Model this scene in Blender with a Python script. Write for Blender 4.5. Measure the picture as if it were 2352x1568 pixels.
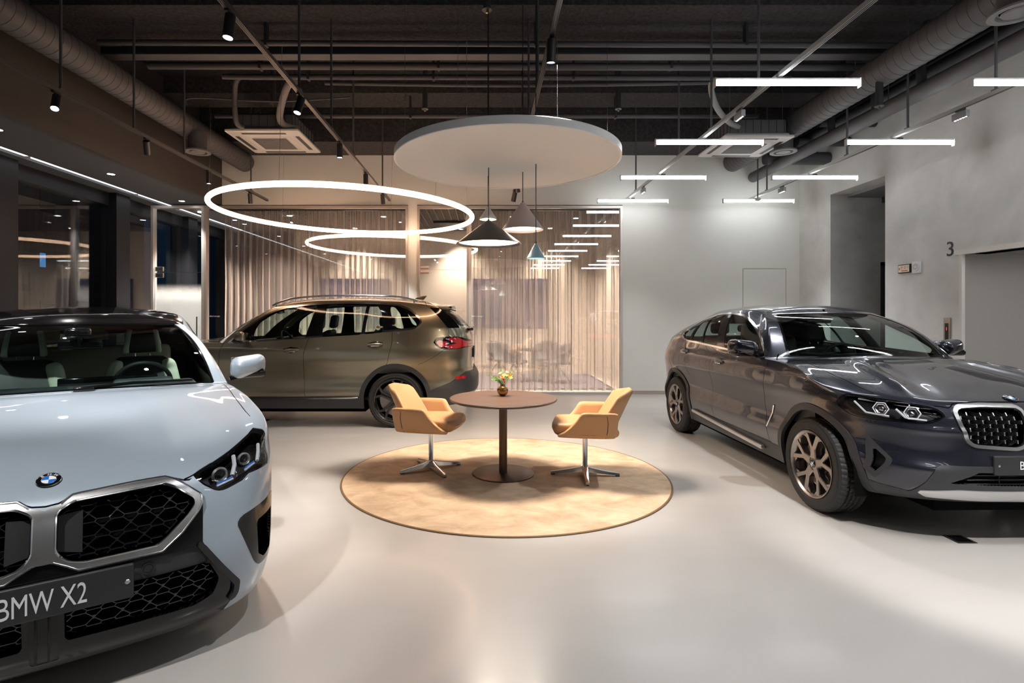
import bpy, bmesh, math, random
import numpy as np
from mathutils import Vector, Matrix

for o in list(bpy.data.objects): bpy.data.objects.remove(o)
SC = bpy.context.scene
COL = SC.collection
R = math.radians
random.seed(7)

# ------------------------------------------------------------------ camera
cam_d = bpy.data.cameras.new('camera'); cam = bpy.data.objects.new('camera', cam_d); COL.objects.link(cam)
cam.location = (0, 0, 1.55); cam.rotation_euler = (R(90), 0, 0)
cam_d.sensor_width = 36; cam_d.lens = 1240*36/2352
cam_d.shift_x = (1176-1114)/2352; cam_d.shift_y = -(784-721)/2352
cam_d.clip_start = .05; cam_d.clip_end = 400
SC.camera = cam

# ------------------------------------------------------------------ world (night outside)
W = bpy.data.worlds.new('night'); SC.world = W; W.use_nodes = True
W.node_tree.nodes['Background'].inputs[0].default_value = (.003, .007, .014, 1)
W.node_tree.nodes['Background'].inputs[1].default_value = .6

SC.view_settings.view_transform = 'Standard'; SC.view_settings.look = 'None'
SC.view_settings.exposure = 1.68; SC.view_settings.gamma = 1; SC.view_settings.use_curve_mapping = False
SC.render.film_transparent = False
cy = SC.cycles
cy.max_bounces = 10; cy.diffuse_bounces = 4; cy.glossy_bounces = 5; cy.transmission_bounces = 6; cy.transparent_max_bounces = 24
cy.sample_clamp_indirect = 6; cy.caustics_reflective = False; cy.caustics_refractive = False
cy.use_denoising = True; cy.blur_glossy = .6
# ------------------------------------------------------------------ materials
MATS = {}
def nodes(m): m.use_nodes = True; return m.node_tree.nodes, m.node_tree.links
def mat(name, col=(.5, .5, .5), rough=.5, metal=0., coat=0., emit=None, es=1., spec=.5, bump=None, coat_r=.03, sheen=0, alpha=None, aniso=0):
    if name in MATS: return MATS[name]
    m = bpy.data.materials.new(name); n, l = nodes(m); b = n['Principled BSDF']
    b.inputs['Base Color'].default_value = (*col, 1); b.inputs['Roughness'].default_value = rough; b.inputs['Metallic'].default_value = metal
    b.inputs['Coat Weight'].default_value = coat; b.inputs['Coat Roughness'].default_value = coat_r; b.inputs['Specular IOR Level'].default_value = spec
    if sheen: b.inputs['Sheen Weight'].default_value = sheen
    if emit: b.inputs['Emission Color'].default_value = (*emit, 1); b.inputs['Emission Strength'].default_value = es
    if bump:
        sc_, st, det = bump
        t = n.new('ShaderNodeTexNoise'); t.inputs['Scale'].default_value = sc_; t.inputs['Detail'].default_value = det
        tc = n.new('ShaderNodeTexCoord'); l.new(tc.outputs['Object'], t.inputs['Vector'])
        bp = n.new('ShaderNodeBump'); bp.inputs['Strength'].default_value = st; bp.inputs['Distance'].default_value = .02
        l.new(t.outputs['Fac'], bp.inputs['Height']); l.new(bp.outputs['Normal'], b.inputs['Normal'])
    MATS[name] = m; return m
def mottled(name, c1, c2, scale, rough=.5, bump=0., bs=None, det=6, coat=0, stretch=(1, 1, 1), rr=None, spec=.5, dist=0., pos=(.32, .68)):
    m = bpy.data.materials.new(name); n, l = nodes(m); b = n['Principled BSDF']
    tc = n.new('ShaderNodeTexCoord'); mp = n.new('ShaderNodeMapping'); mp.inputs['Scale'].default_value = stretch
    l.new(tc.outputs['Object'], mp.inputs['Vector'])
    t = n.new('ShaderNodeTexNoise'); t.inputs['Scale'].default_value = scale; t.inputs['Detail'].default_value = det; t.inputs['Roughness'].default_value = .62
    t.inputs['Distortion'].default_value = dist
    l.new(mp.outputs['Vector'], t.inputs['Vector'])
    r = n.new('ShaderNodeValToRGB'); r.color_ramp.elements[0].position = pos[0]; r.color_ramp.elements[1].position = pos[1]
    r.color_ramp.elements[0].color = (*c1, 1); r.color_ramp.elements[1].color = (*c2, 1)
    l.new(t.outputs['Fac'], r.inputs['Fac']); l.new(r.outputs['Color'], b.inputs['Base Color'])
    b.inputs['Roughness'].default_value = rough; b.inputs['Coat Weight'].default_value = coat; b.inputs['Coat Roughness'].default_value = .1
    b.inputs['Specular IOR Level'].default_value = spec
    if rr:
        mr = n.new('ShaderNodeMapRange'); mr.inputs['To Min'].default_value = rr[0]; mr.inputs['To Max'].default_value = rr[1]
        l.new(t.outputs['Fac'], mr.inputs['Value']); l.new(mr.outputs['Result'], b.inputs['Roughness'])
    if bump:
        t2 = n.new('ShaderNodeTexNoise'); t2.inputs['Scale'].default_value = bs or scale*8; t2.inputs['Detail'].default_value = 4
        l.new(tc.outputs['Object'], t2.inputs['Vector'])
        bp = n.new('ShaderNodeBump'); bp.inputs['Strength'].default_value = bump; bp.inputs['Distance'].default_value = .02
        l.new(t2.outputs['Fac'], bp.inputs['Height']); l.new(bp.outputs['Normal'], b.inputs['Normal'])
    MATS[name] = m; return m
def glass(name, tint=(1, 1, 1), ior=1.5, gain=1., rough=0., dirt=0.):
    """thin pane: clear with a Fresnel reflection"""
    m = bpy.data.materials.new(name); n, l = nodes(m); n.remove(n['Principled BSDF']); out = n['Material Output']
    tr = n.new('ShaderNodeBsdfTransparent'); tr.inputs[0].default_value = (*tint, 1)
    gl = n.new('ShaderNodeBsdfGlossy'); gl.inputs['Roughness'].default_value = rough
    fr = n.new('ShaderNodeFresnel'); fr.inputs['IOR'].default_value = ior
    ge = n.new('ShaderNodeNewGeometry'); a = n.new('ShaderNodeMath'); a.operation = 'MULTIPLY_ADD'; a.inputs[1].default_value = -2; a.inputs[2].default_value = 1
    po = n.new('ShaderNodeMath'); po.operation = 'POWER'; po.inputs[0].default_value = ior      # the pane reflects alike from both faces
    l.new(ge.outputs['Backfacing'], a.inputs[0]); l.new(a.outputs[0], po.inputs[1]); l.new(po.outputs[0], fr.inputs['IOR'])
    mu = n.new('ShaderNodeMath'); mu.operation = 'MULTIPLY'; mu.inputs[1].default_value = gain; mu.use_clamp = True
    l.new(fr.outputs[0], mu.inputs[0])
    mx = n.new('ShaderNodeMixShader'); l.new(mu.outputs[0], mx.inputs[0]); l.new(tr.outputs[0], mx.inputs[1]); l.new(gl.outputs[0], mx.inputs[2])
    l.new(mx.outputs[0], out.inputs[0]); MATS[name] = m; return m
def emis(name, col, st):
    m = bpy.data.materials.new(name); n, l = nodes(m); n.remove(n['Principled BSDF'])
    e = n.new('ShaderNodeEmission'); e.inputs[0].default_value = (*col, 1); e.inputs[1].default_value = st
    l.new(e.outputs[0], n['Material Output'].inputs[0]); MATS[name] = m; return m

# ------------------------------------------------------------------ mesh kit
class MB:
    """collects shapes into one mesh"""
    def __init__(s): s.v = []; s.f = []; s.m = []; s.cur = 0
    def add(s, vs, fs, M=None):
        b = len(s.v)
        if M is not None: vs = [tuple(M @ Vector(v)) for v in vs]
        s.v += [tuple(v) for v in vs]; s.f += [tuple(i + b for i in f) for f in fs]; s.m += [s.cur]*len(fs); return s
    def box(s, x0, x1, y0, y1, z0, z1, M=None):
        vs = [(x, y, z) for x in (x0, x1) for y in (y0, y1) for z in (z0, z1)]
        return s.add(vs, [(0, 1, 3, 2), (4, 6, 7, 5), (0, 4, 5, 1), (2, 3, 7, 6), (0, 2, 6, 4), (1, 5, 7, 3)], M)
    def rbox(s, c, h, r, M=None, k=3, deform=None):
        """rounded box, centre c, half sizes h"""
        r = min(r, *h)
        ax = []
        for a in h:
            t = [-(a - r) - r*math.cos(math.pi/2*i/k) for i in range(k + 1)]
            g = t + [-v for v in t[::-1]]
            if a - r > .08:
                n_ = max(2, int((a - r)/.06)); g = t[:-1] + [-(a-r) + 2*(a-r)*i/n_ for i in range(n_ + 1)] + [-v for v in t[:-1][::-1]]
            ax.append(g)
        idx = {}; vs = []; fs = []
        def vid(p):
            key = tuple(round(q, 6) for q in p)
            if key in idx: return idx[key]
            q = [max(-(h[i]-r), min(h[i]-r, p[i])) for i in range(3)]; d = Vector([p[i]-q[i] for i in range(3)])
            if d.length > 1e-9: d = d.normalized()*r
            P = Vector(q) + d
            if deform: P = Vector(deform(P.x, P.y, P.z))
            idx[key] = len(vs); vs.append((P.x + c[0], P.y + c[1], P.z + c[2])); return idx[key]
        for d in range(3):
            a, b = [(1, 2), (2, 0), (0, 1)][d]
            for sg in (-1, 1):
                for i in range(len(ax[a]) - 1):
                    for j in range(len(ax[b]) - 1):
                        q = []
                        for (ii, jj) in ((i, j), (i+1, j), (i+1, j+1), (i, j+1)):
                            p = [0, 0, 0]; p[d] = sg*h[d]; p[a] = ax[a][ii]; p[b] = ax[b][jj]; q.append(vid(p))
                        fs.append(tuple(q if sg > 0 else q[::-1]))
        return s.add(vs, fs, M)
    def tube(s, pts, r, seg=10, closed=False, cap=True, M=None):
        pts = [Vector(p) for p in pts]; n = len(pts); rs = r if isinstance(r, (list, tuple)) else [r]*n
        vs = []; fs = []; up = None
        for i, p in enumerate(pts):
            t = (pts[(i+1) % n] - pts[i-1]) if (closed or 0 < i < n-1) else (pts[1]-pts[0] if i == 0 else pts[-1]-pts[-2])
            t.normalize()
            if up is None: up = t.orthogonal().normalized()
            up = (up - t*up.dot(t)).normalized(); w = t.cross(up)
            for k in range(seg):
                a = 2*math.pi*k/seg; vs.append(p + (up*math.cos(a) + w*math.sin(a))*rs[i])
        m = n if closed else n - 1
        for i in range(m):
            for k in range(seg):
                j = (i+1) % n; fs.append((i*seg+k, i*seg+(k+1) % seg, j*seg+(k+1) % seg, j*seg+k))
        if cap and not closed: fs.append(tuple(range(seg))[::-1]); fs.append(tuple((n-1)*seg+k for k in range(seg)))
        return s.add(vs, fs, M)
    def lathe(s, prof, seg=32, M=None, close=False):
        """prof: (radius, height) pairs, axis Z"""
        vs = []; fs = []; ids = []
        for (r, z) in prof:
            if r < 1e-6: ids.append([len(vs)]*seg); vs.append((0, 0, z))
            else:
                ids.append([len(vs)+k for k in range(seg)]); vs += [(r*math.cos(2*math.pi*k/seg), r*math.sin(2*math.pi*k/seg), z) for k in range(seg)]
        pairs = list(zip(ids, ids[1:])) + ([(ids[-1], ids[0])] if close else [])
        for a, b in pairs:
            for k in range(seg):
                q = []
                for i in (a[k], a[(k+1) % seg], b[(k+1) % seg], b[k]):
                    if i not in q: q.append(i)
                if len(q) > 2: fs.append(tuple(q))
        return s.add(vs, fs, M)
    def prism(s, poly, z0, z1, M=None, inset=0.):
        n = len(poly); cx = sum(p[0] for p in poly)/n; cy_ = sum(p[1] for p in poly)/n
        top = [((x-cx)*(1-inset)+cx, (y-cy_)*(1-inset)+cy_, z1) for x, y in poly]
        vs = [(x, y, z0) for x, y in poly] + top
        fs = [tuple(range(n))[::-1], tuple(range(n, 2*n))] + [(i, (i+1) % n, n+(i+1) % n, n+i) for i in range(n)]
        return s.add(vs, fs, M)
    def sweep(s, path, sec, closed=False, M=None, up=(0, 0, 1)):
        """sweep 2D section (side, up) along path"""
        pts = [Vector(p) for p in path]; n = len(pts); k = len(sec); vs = []; fs = []; U = Vector(up)
        for i, p in enumerate(pts):
            t = (pts[(i+1) % n]-pts[i-1]) if (closed or 0 < i < n-1) else (pts[1]-pts[0] if i == 0 else pts[-1]-pts[-2])
            t.normalize(); w = t.cross(U).normalized(); u2 = w.cross(t)
            for a, b in sec: vs.append(p + w*a + u2*b)
        for i in range(n if closed else n-1):
            j = (i+1) % n
            for q in range(k): fs.append((i*k+q, i*k+(q+1) % k, j*k+(q+1) % k, j*k+q))
        if not closed: fs.append(tuple(range(k))[::-1]); fs.append(tuple((n-1)*k+q for q in range(k)))
        return s.add(vs, fs, M)
    def build(s, name, mats, parent=None, smooth=40, loc=None, rot=None, normals=None, recalc=True):
        me = bpy.data.meshes.new(name); me.from_pydata(s.v, [], s.f)
        ms = mats if isinstance(mats, (list, tuple)) else [mats]
        for m in ms: me.materials.append(m)
        if len(ms) > 1: me.polygons.foreach_set('material_index', s.m)
        if recalc and not normals:
            bm = bmesh.new(); bm.from_mesh(me); bmesh.ops.recalc_face_normals(bm, faces=bm.faces); bm.to_mesh(me); bm.free()
        if smooth:
            me.polygons.foreach_set('use_smooth', [True]*len(me.polygons))
            if normals is None: me.set_sharp_from_angle(angle=R(smooth))
        if normals is not None: me.normals_split_custom_set_from_vertices(normals)
        me.update()
        return link(name, me, parent, loc, rot)
def link(name, me, parent=None, loc=None, rot=None):
    o = bpy.data.objects.new(name, me); COL.objects.link(o)
    if parent: o.parent = parent
    if loc: o.location = loc
    if rot: o.rotation_euler = rot
    return o
def T(x=0, y=0, z=0, rx=0, ry=0, rz=0, s=1):
    M = Matrix.Translation((x, y, z)) @ Matrix.Rotation(rz, 4, 'Z') @ Matrix.Rotation(ry, 4, 'Y') @ Matrix.Rotation(rx, 4, 'X')
    return M @ (Matrix.Scale(s, 4) if not isinstance(s, tuple) else Matrix.Diagonal((*s, 1)))
def thing(name, label, cat, loc=(0, 0, 0), rz=0, group=None):
    o = bpy.data.objects.new(name, None); COL.objects.link(o); o.location = loc; o.rotation_euler = (0, 0, rz); o.empty_display_size = .1
    return tag(o, label, cat, group)
def tag(o, label, cat, group=None):
    o['label'] = label; o['category'] = cat
    if group: o['group'] = group
    return o
def struct(o): o['kind'] = 'structure'; return o
def dup(o, parent=None, **k):
    c = o.copy(); COL.objects.link(c); c.parent = parent
    for ch in o.children: dup(ch, c)
    for a, b in k.items():
        if a in ('label', 'group'): c[a] = b
        else: setattr(c, a, b)
    return c
def text(name, body, size, m, parent=None, M=None, depth=.001, align='CENTER', spacing=1., sx=1.):
    cu = bpy.data.curves.new(name, 'FONT'); cu.body = body; cu.size = size; cu.extrude = depth; cu.align_x = align; cu.align_y = 'CENTER'; cu.space_character = spacing
    cu.resolution_u = 3
    ob = bpy.data.objects.new(name, cu); COL.objects.link(ob)
    dg = bpy.context.evaluated_depsgraph_get(); me = bpy.data.meshes.new_from_object(ob.evaluated_get(dg)); me.name = name
    bpy.data.objects.remove(ob)
    me.transform((M or Matrix()) @ Matrix.Diagonal((sx, 1, 1, 1))); me.materials.clear(); me.materials.append(m)
    return link(name, me, parent)
def smooth_poly(pts, n=8, closed=True):
    """Catmull-Rom through 2D points"""
    out = []; N = len(pts)
    for i in range(N if closed else N - 1):
        g = lambda k: pts[k % N] if closed else pts[max(0, min(N-1, k))]
        p0, p1, p2, p3 = g(i-1), g(i), g(i+1), g(i+2)
        for j in range(n):
            t = j/n
            out.append(tuple(.5*((2*p1[c]) + (-p0[c]+p2[c])*t + (2*p0[c]-5*p1[c]+4*p2[c]-p3[c])*t*t + (-p0[c]+3*p1[c]-3*p2[c]+p3[c])*t**3) for c in range(len(p1))))
    if not closed: out.append(tuple(pts[-1]))
    return out
def round_poly(pts, r, n=4):
    """corner-rounded polygon"""
    out = []; N = len(pts)
    for i in range(N):
        a, b, c = (Vector(pts[i-1]), Vector(pts[i]), Vector(pts[(i+1) % N]))
        u = (a-b); w = (c-b); ru = min(r, u.length*.45); rw = min(r, w.length*.45); rr = min(ru, rw)
        p = b + u.normalized()*rr; q = b + w.normalized()*rr
        for k in range(n + 1):
            t = k/n; v = p*(1-t)**2 + b*2*t*(1-t) + q*t*t; out.append(tuple(v))
    return out
def sdf(poly, x, y):
    """signed distance to polygon, negative inside"""
    x = np.asarray(x); y = np.asarray(y); d = np.full(x.shape, 1e9); ins = np.zeros(x.shape, bool); n = len(poly)
    for i in range(n):
        ax, ay = poly[i]; bx, by = poly[(i+1) % n]; ex, ey = bx-ax, by-ay; L = ex*ex+ey*ey
        if L < 1e-14: continue
        t = np.clip(((x-ax)*ex+(y-ay)*ey)/L, 0, 1); dx = x-ax-t*ex; dy = y-ay-t*ey
        d = np.minimum(d, dx*dx+dy*dy)
        c = (ay <= y) != (by <= y)
        with np.errstate(divide='ignore', invalid='ignore'): xi = ax + (y-ay)/(ey if ey != 0 else 1e-12)*ex
        ins ^= c & (x < xi)
    d = np.sqrt(d); return np.where(ins, -d, d)
def pdist(line, x, y):
    d = np.full(np.shape(x), 1e9)
    for (ax, ay), (bx, by) in zip(line, line[1:]):
        ex, ey = bx-ax, by-ay; L = ex*ex+ey*ey
        t = np.clip(((x-ax)*ex+(y-ay)*ey)/L, 0, 1); d = np.minimum(d, (x-ax-t*ex)**2+(y-ay-t*ey)**2)
    return np.sqrt(d)
# ------------------------------------------------------------------ car materials
def paint(name, col, metal=.35, rough=.32, coat=1.):
    m = mat(name, col, rough, metal, coat=coat, coat_r=.02); n, l = nodes(m); b = n['Principled BSDF']
    t = n.new('ShaderNodeTexNoise'); t.inputs['Scale'].default_value = 900; t.inputs['Detail'].default_value = 1
    tc = n.new('ShaderNodeTexCoord'); l.new(tc.outputs['Object'], t.inputs['Vector'])
    mx = n.new('ShaderNodeMix'); mx.data_type = 'RGBA'; mx.inputs[6].default_value = (*[c*.88 for c in col], 1); mx.inputs[7].default_value = (*[min(1, c*1.14) for c in col], 1)
    l.new(t.outputs['Fac'], mx.inputs[0]); l.new(mx.outputs[2], b.inputs['Base Color']); return m
PA2 = paint('pale_blue_grey_paint', (.34, .405, .475), .15, .42)
PA5 = paint('olive_bronze_paint', (.29, .258, .185), .8, .28)
PA4 = paint('dark_blue_grey_paint', (.020, .0215, .033), .5, .26)
GB = mat('gloss_black', (.005, .005, .006), .07, spec=.45)
MB_ = mat('matte_black_plastic', (.016, .016, .018), .5)
MG = mat('charcoal_plastic', (.030, .031, .034), .48)
VOID = mat('void_black', (.002, .002, .002), .9, spec=.1)
CHR = mat('chrome', (.82, .82, .83), .12, 1.)
SAT = mat('satin_aluminium', (.78, .78, .79), .26, 1.)
SIL = mat('silver_trim', (.58, .58, .58), .35, .9)
RUB = mat('tyre_rubber', (.016, .015, .015), .62, bump=(60, .15, 2))
CG = glass('car_glass', (.78, .90, .86), 1.5, 1.15)
CGD = glass('dark_car_glass', (.52, .60, .58), 1.5, 1.1)
LG = glass('lamp_glass', (.92, .93, .95), 1.45, 1.0)
RED = mat('red_lamp', (.42, .004, .008), .12, coat=1, emit=(.9, .01, .02), es=.03)
WHT = mat('lamp_white', (.75, .78, .82), .2, .2, coat=.6)
BLU = mat('lamp_blue', (.03, .18, .75), .2, coat=.6)
LEAD = mat('dark_leather', (.022, .026, .029), .5)
LEAL = mat('light_leather', (.74, .78, .64), .5)
DASH = mat('dash_grey', (.035, .045, .05), .55)
HEADL = mat('headliner', (.45, .46, .42), .8)
EB = mat('emblem_blue', (.02, .17, .62), .25, coat=1); EW = mat('emblem_white', (.85, .85, .85), .25, coat=1)
PLT = mat('plate_grey', (.022, .023, .025), .45); PTX = mat('plate_letters', (.72, .73, .75), .5)
TITAN = mat('titanium_rim', (.34, .31, .29), .28, 1.); BRIM = mat('black_rim', (.02, .02, .022), .22, .6, coat=.8)
DISC = mat('brake_steel', (.30, .28, .26), .4, 1.)

# ------------------------------------------------------------------ room materials
FLOOR = mottled('epoxy_floor', (.455, .430, .402), (.515, .490, .460), .8, .27, det=3, stretch=(.7, 1.4, 1), spec=.5, coat=.12, pos=(.25, .75))
WALLW = mottled('painted_wall', (.70, .70, .655), (.73, .73, .685), 1.4, .75)
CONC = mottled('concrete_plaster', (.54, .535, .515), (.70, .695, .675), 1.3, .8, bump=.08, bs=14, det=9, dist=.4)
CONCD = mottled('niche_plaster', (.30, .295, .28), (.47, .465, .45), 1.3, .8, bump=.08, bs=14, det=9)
CEIL = mottled('sprayed_ceiling', (.008, .008, .0095), (.020, .020, .0235), 22, .95, bump=1., bs=38, det=3)
BEAM = mottled('sprayed_beam', (.020, .019, .0205), (.050, .048, .051), 22, .95, bump=1., bs=38, det=3)
BULK = mottled('dark_bulkhead', (.046, .040, .038), (.056, .049, .046), .8, .6)
SOF = mat('soffit_grey', (.085, .09, .10), .7)
PIPE = mat('grey_pipe', (.055, .053, .058), .55, bump=(30, .1, 2))
PIPED = mat('dark_pipe', (.024, .024, .028), .6)
DUCT = mat('duct_grey', (.075, .071, .074), .55)
TRKD = mat('dark_track', (.14, .125, .12), .35, .7); TRKL = mat('light_track', (.50, .50, .49), .3, .7)
BLK = mat('black_metal', (.012, .012, .014), .4); ROD = mat('grey_rod', (.06, .06, .065), .5)
FRW = mat('white_frame', (.60, .57, .54), .35, .3); FRG = mat('greige_frame', (.46, .40, .36), .4, .3)
MUL = mat('mullion', (.015, .017, .023), .45, .5)
WG = glass('window_glass', (.80, .86, .90), 1.5, 1.9)
PG = glass('partition_glass', (.97, .98, .97), 1.5, 3.0)

def sbox(name, m, *b, smooth=0, parent=None):
    o = MB().box(*b).build(name, m, parent, smooth=smooth)
    return struct(o) if parent is None else o

# floor and lounge floor
sbox('floor', FLOOR, -6.8, 9.2, -7, 14.1, -.1, 0)
# back wall around the two glazed openings
YB = 10.446
b = MB(); b.box(-5.09, 6.074, YB, YB+.12, 3.66, 5.4); b.box(-1.49, -1.31, YB, YB+.12, 0, 3.66); b.box(2.66, 6.074, YB, YB+.12, 0, 3.66); wb_ = struct(b.build('wall_back', WALLW, smooth=0))
b = MB(); b.box(2.66, 6.074, YB-.012, YB, .07, 3.60); struct(b.build('wall_lining', WALLW, smooth=0))
struct(MB().box(2.66, 6.07, YB-.02, YB, 0, .07).build('baseboard_back', FRG, smooth=0))
# flush service hatch
b = MB(); b.box(4.99, 5.81, YB-.016, YB-.012, .9, 2.42); h = b.build('service_hatch', WALLW, smooth=0); tag(h, 'flush white service hatch in the pale back wall behind the dark car', 'hatch')
b = MB()
for q in ((4.98, 4.99, .9, 2.43), (5.81, 5.82, .9, 2.43), (4.98, 5.82, 2.42, 2.43)): b.box(q[0], q[1], YB-.0165, YB-.012, q[2], q[3])
b.build('hatch_edge', mat('brass_edge', (.42, .36, .24), .4, .5), h, smooth=0)
# right-hand concrete wall with deep niche and car-lift opening
XR = 6.074
b = MB()
b.box(XR, XR+.3, 9.497, YB+.12, 0, 5.4); b.box(XR, XR+.3, 8.195, 9.497, 3.647, 5.4); b.box(XR, XR+.3, 6.859, 8.195, 0, 5.4); b.box(XR, XR+.3, 3.9, 6.859, 2.31, 5.4); b.box(XR, XR+.3, -7, 3.9, 0, 5.4)
struct(b.build('wall_right', CONC, smooth=0))
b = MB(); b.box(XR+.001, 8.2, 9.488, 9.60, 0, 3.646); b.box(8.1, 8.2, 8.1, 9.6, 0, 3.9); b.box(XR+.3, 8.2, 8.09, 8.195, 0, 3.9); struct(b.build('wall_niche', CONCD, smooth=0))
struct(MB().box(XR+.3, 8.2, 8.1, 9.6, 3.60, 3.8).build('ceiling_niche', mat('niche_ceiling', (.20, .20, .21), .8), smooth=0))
struct(MB().box(XR+.9, 8.15, 9.1, 9.497, 3.50, 3.60).build('trim_niche', MG, smooth=0))
LIFT = mat('lift_panel', (.36, .35, .34), .5, .2)
b = MB(); b.box(XR+.012, 9.2, 6.850, 6.8585, 0, 2.31); b.box(XR+.3, 9.2, 6.859, 6.95, 0, 2.6); b.box(9.1, 9.2, 3.8, 6.95, 0, 2.6); b.box(XR+.3, 9.2, 3.8, 3.9, 0, 2.6); struct(b.build('wall_lift', LIFT, smooth=0))
struct(MB().box(XR+.02, 9.2, 3.8, 6.95, 2.31, 2.45).build('ceiling_lift', mat('lift_ceiling', (.30, .28, .27), .6), smooth=0))
b = MB(); b.box(XR-.03, XR+.012, 6.845, 6.885, 0, 2.34); b.box(XR-.035, XR+.03, 3.84, 6.95, 2.305, 2.365); b.box(XR-.03, XR+.30, 3.88, 3.94, 0, 2.34); struct(b.build('trim_lift', mat('lift_frame', (.66, .65, .63), .4, .2), smooth=0))
# black door at the back of the niche
d = MB().box(7.02, 7.92, 9.465, 9.487, 0, 2.40).build('door_1', mat('black_door', (.022, .022, .028), .45), smooth=0); struct(d)
b = MB(); b.box(6.95, 7.02, 9.44, 9.488, 0, 2.46); b.box(6.95, 8.0, 9.44, 9.488, 2.40, 2.46); b.box(7.92, 7.99, 9.44, 9.488, 0, 2.46); b.build('door_frame', BLK, d, smooth=0)
# ceiling slab, beams
sbox('ceiling', CEIL, -6.8, 9.2, -7, 14.1, 5.30, 5.5)
for i, (y0, y1, z0) in enumerate(((-5.2, -4.2, 5.0), (-1.6, -.7, 5.0), (2.3, 3.2, 5.0), (6.03, 6.86, 5.0), (8.55, 9.15, 5.05), (9.62, YB, 4.62))):
    struct(MB().box(-5.09, XR, y0, y1, z0, 5.32).build('beam', BEAM, smooth=0))
# left bulkhead with light slot
b = MB(); b.box(-5.2, -5.09, -7, YB, 3.673, 5.35); struct(b.build('bulkhead_face', BULK, smooth=0))
b = MB(); b.box(-6.14, -5.2, -7, 14, 3.673, 3.75); b.box(-6.70, -6.30, -7, 14, 3.673, 3.75); struct(b.build('ceiling_soffit', SOF, smooth=0))
b = MB(); b.box(-6.32, -6.12, -7, 14, 3.75, 3.80); struct(b.build('ceiling_slot', MB_, smooth=0))
# wall behind the camera
struct(MB().box(-6.8, 9.2, -7.2, -7, 0, 5.4).build('wall_front', mottled('front_wall', (.20, .20, .20), (.26, .26, .26), 1., .6), smooth=0))
struct(MB().box(-6.8, -6.5, -7.0, -6.0, 0, 5.4).build('wall_left', MUL, smooth=0))
# facade on the left: columns, head, sill, panes
b = MB(); b.box(-6.80, -6.58, -6, 14.1, 3.45, 3.68); struct(b.build('trim_1', MUL, smooth=0))
b = MB(); b.box(-6.80, -6.60, -6, 14.1, 0, .12); struct(b.build('trim_2', MUL, smooth=0))
ys = [-6.0, -3.7, -1.4, .9, 2.9, 5.1, 7.1, 9.45, 11.75, 13.9]
for y in ys:
    b = MB(); b.box(-6.85, -6.45, y, y+.36, 0, 3.673); struct(b.build('column', MUL, smooth=0))
for i in range(len(ys)-1):
    b = MB(); b.box(-6.70, -6.69, ys[i]+.36, ys[i+1], .12, 3.45); w = struct(b.build('window_%d' % (i+1), WG, smooth=0))
    b = MB(); ym = (ys[i]+.36+ys[i+1])/2
    for (a, c) in ((ys[i]+.36, ys[i]+.40), (ys[i+1]-.04, ys[i+1])): b.box(-6.74, -6.64, a, c, .12, 3.45)
    b.build('window_frame', MUL, w, smooth=0)

# ------------------------------------------------------------------ glazed partition to the lounge
def pane(name, label, x0, x1, z0=.03, z1=3.60, y=YB+.03, cat='glass panel'):
    o = MB().box(x0, x1, y, y+.008, z0, z1).build(name, PG, smooth=0); return tag(o, label, cat, 'glass panels of the lounge front')
pane('glass_panel', 'clear glass panel beside the left door, lounge lettering at its edge', -5.43, -3.42)
pane('glass_panel', 'clear glass panel behind the roof of the bronze car', -3.41, -1.53)
pane('glass_panel', 'clear glass panel behind the vase, lettering near its left post', -.31, 1.125)
pane('glass_panel', 'rightmost clear glass panel, next to the pale wall', 1.135, 2.60)
def frame(x0, x1, m, label, z1=3.64, t=.045):
    o = thing('glazing_frame', label, 'frame', ((x0+x1)/2, YB, 0)); X0, X1 = x0-(x0+x1)/2, x1-(x0+x1)/2
    MB().box(X0, X1, -.03, .09, z1-t, z1).build('top_rail', m, o, smooth=0); MB().box(X0, X1, -.03, .09, 0, .035).build('bottom_rail', m, o, smooth=0)
    MB().box(X0, X0+t, -.03, .09, .035, z1-t).build('side_rail', m, o, smooth=0); MB().box(X1-t, X1, -.03, .09, .035, z1-t).build('side_rail', m, o, smooth=0); return o
frame(-6.45, -5.43, FRW, 'pale metal frame round the frosted glass door at the far left')
frame(-5.43, -1.49, FRG, 'greige metal frame round the wide curtained opening behind the bronze car')
frame(-1.31, -.31, FRG, 'narrow metal frame round the clear glass door beside the wall pillar')
frame(-.31, 2.66, FRW, 'pale metal frame round the curtained opening right of the glass door')
gd = tag(MB().box(-6.405, -5.475, YB+.02, YB+.032, .035, 3.595).build('glass_door', PG, smooth=0), 'tall glass door with white frosted lower half at the far left', 'glass door')
m = bpy.data.materials.new('frosted_film'); n, l = nodes(m); n.remove(n['Principled BSDF'])
df = n.new('ShaderNodeBsdfDiffuse'); df.inputs[0].default_value = (.86, .90, .93, 1); tl = n.new('ShaderNodeBsdfTranslucent'); tl.inputs[0].default_value = (.86, .90, .93, 1); tp = n.new('ShaderNodeBsdfTransparent')
m1 = n.new('ShaderNodeMixShader'); m1.inputs[0].default_value = .45; l.new(df.outputs[0], m1.inputs[1]); l.new(tl.outputs[0], m1.inputs[2])
tc = n.new('ShaderNodeTexCoord'); sx = n.new('ShaderNodeSeparateXYZ'); l.new(tc.outputs['Object'], sx.inputs[0]); mr = n.new('ShaderNodeMapRange'); mr.inputs['From Min'].default_value = 2.15; mr.inputs['From Max'].default_value = 1.75; mr.interpolation_type = 'SMOOTHSTEP'
l.new(sx.outputs['Z'], mr.inputs['Value']); m2 = n.new('ShaderNodeMixShader'); l.new(mr.outputs['Result'], m2.inputs[0]); l.new(tp.outputs[0], m2.inputs[1]); l.new(m1.outputs[0], m2.inputs[2]); l.new(m2.outputs[0], n['Material Output'].inputs[0])
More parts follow.
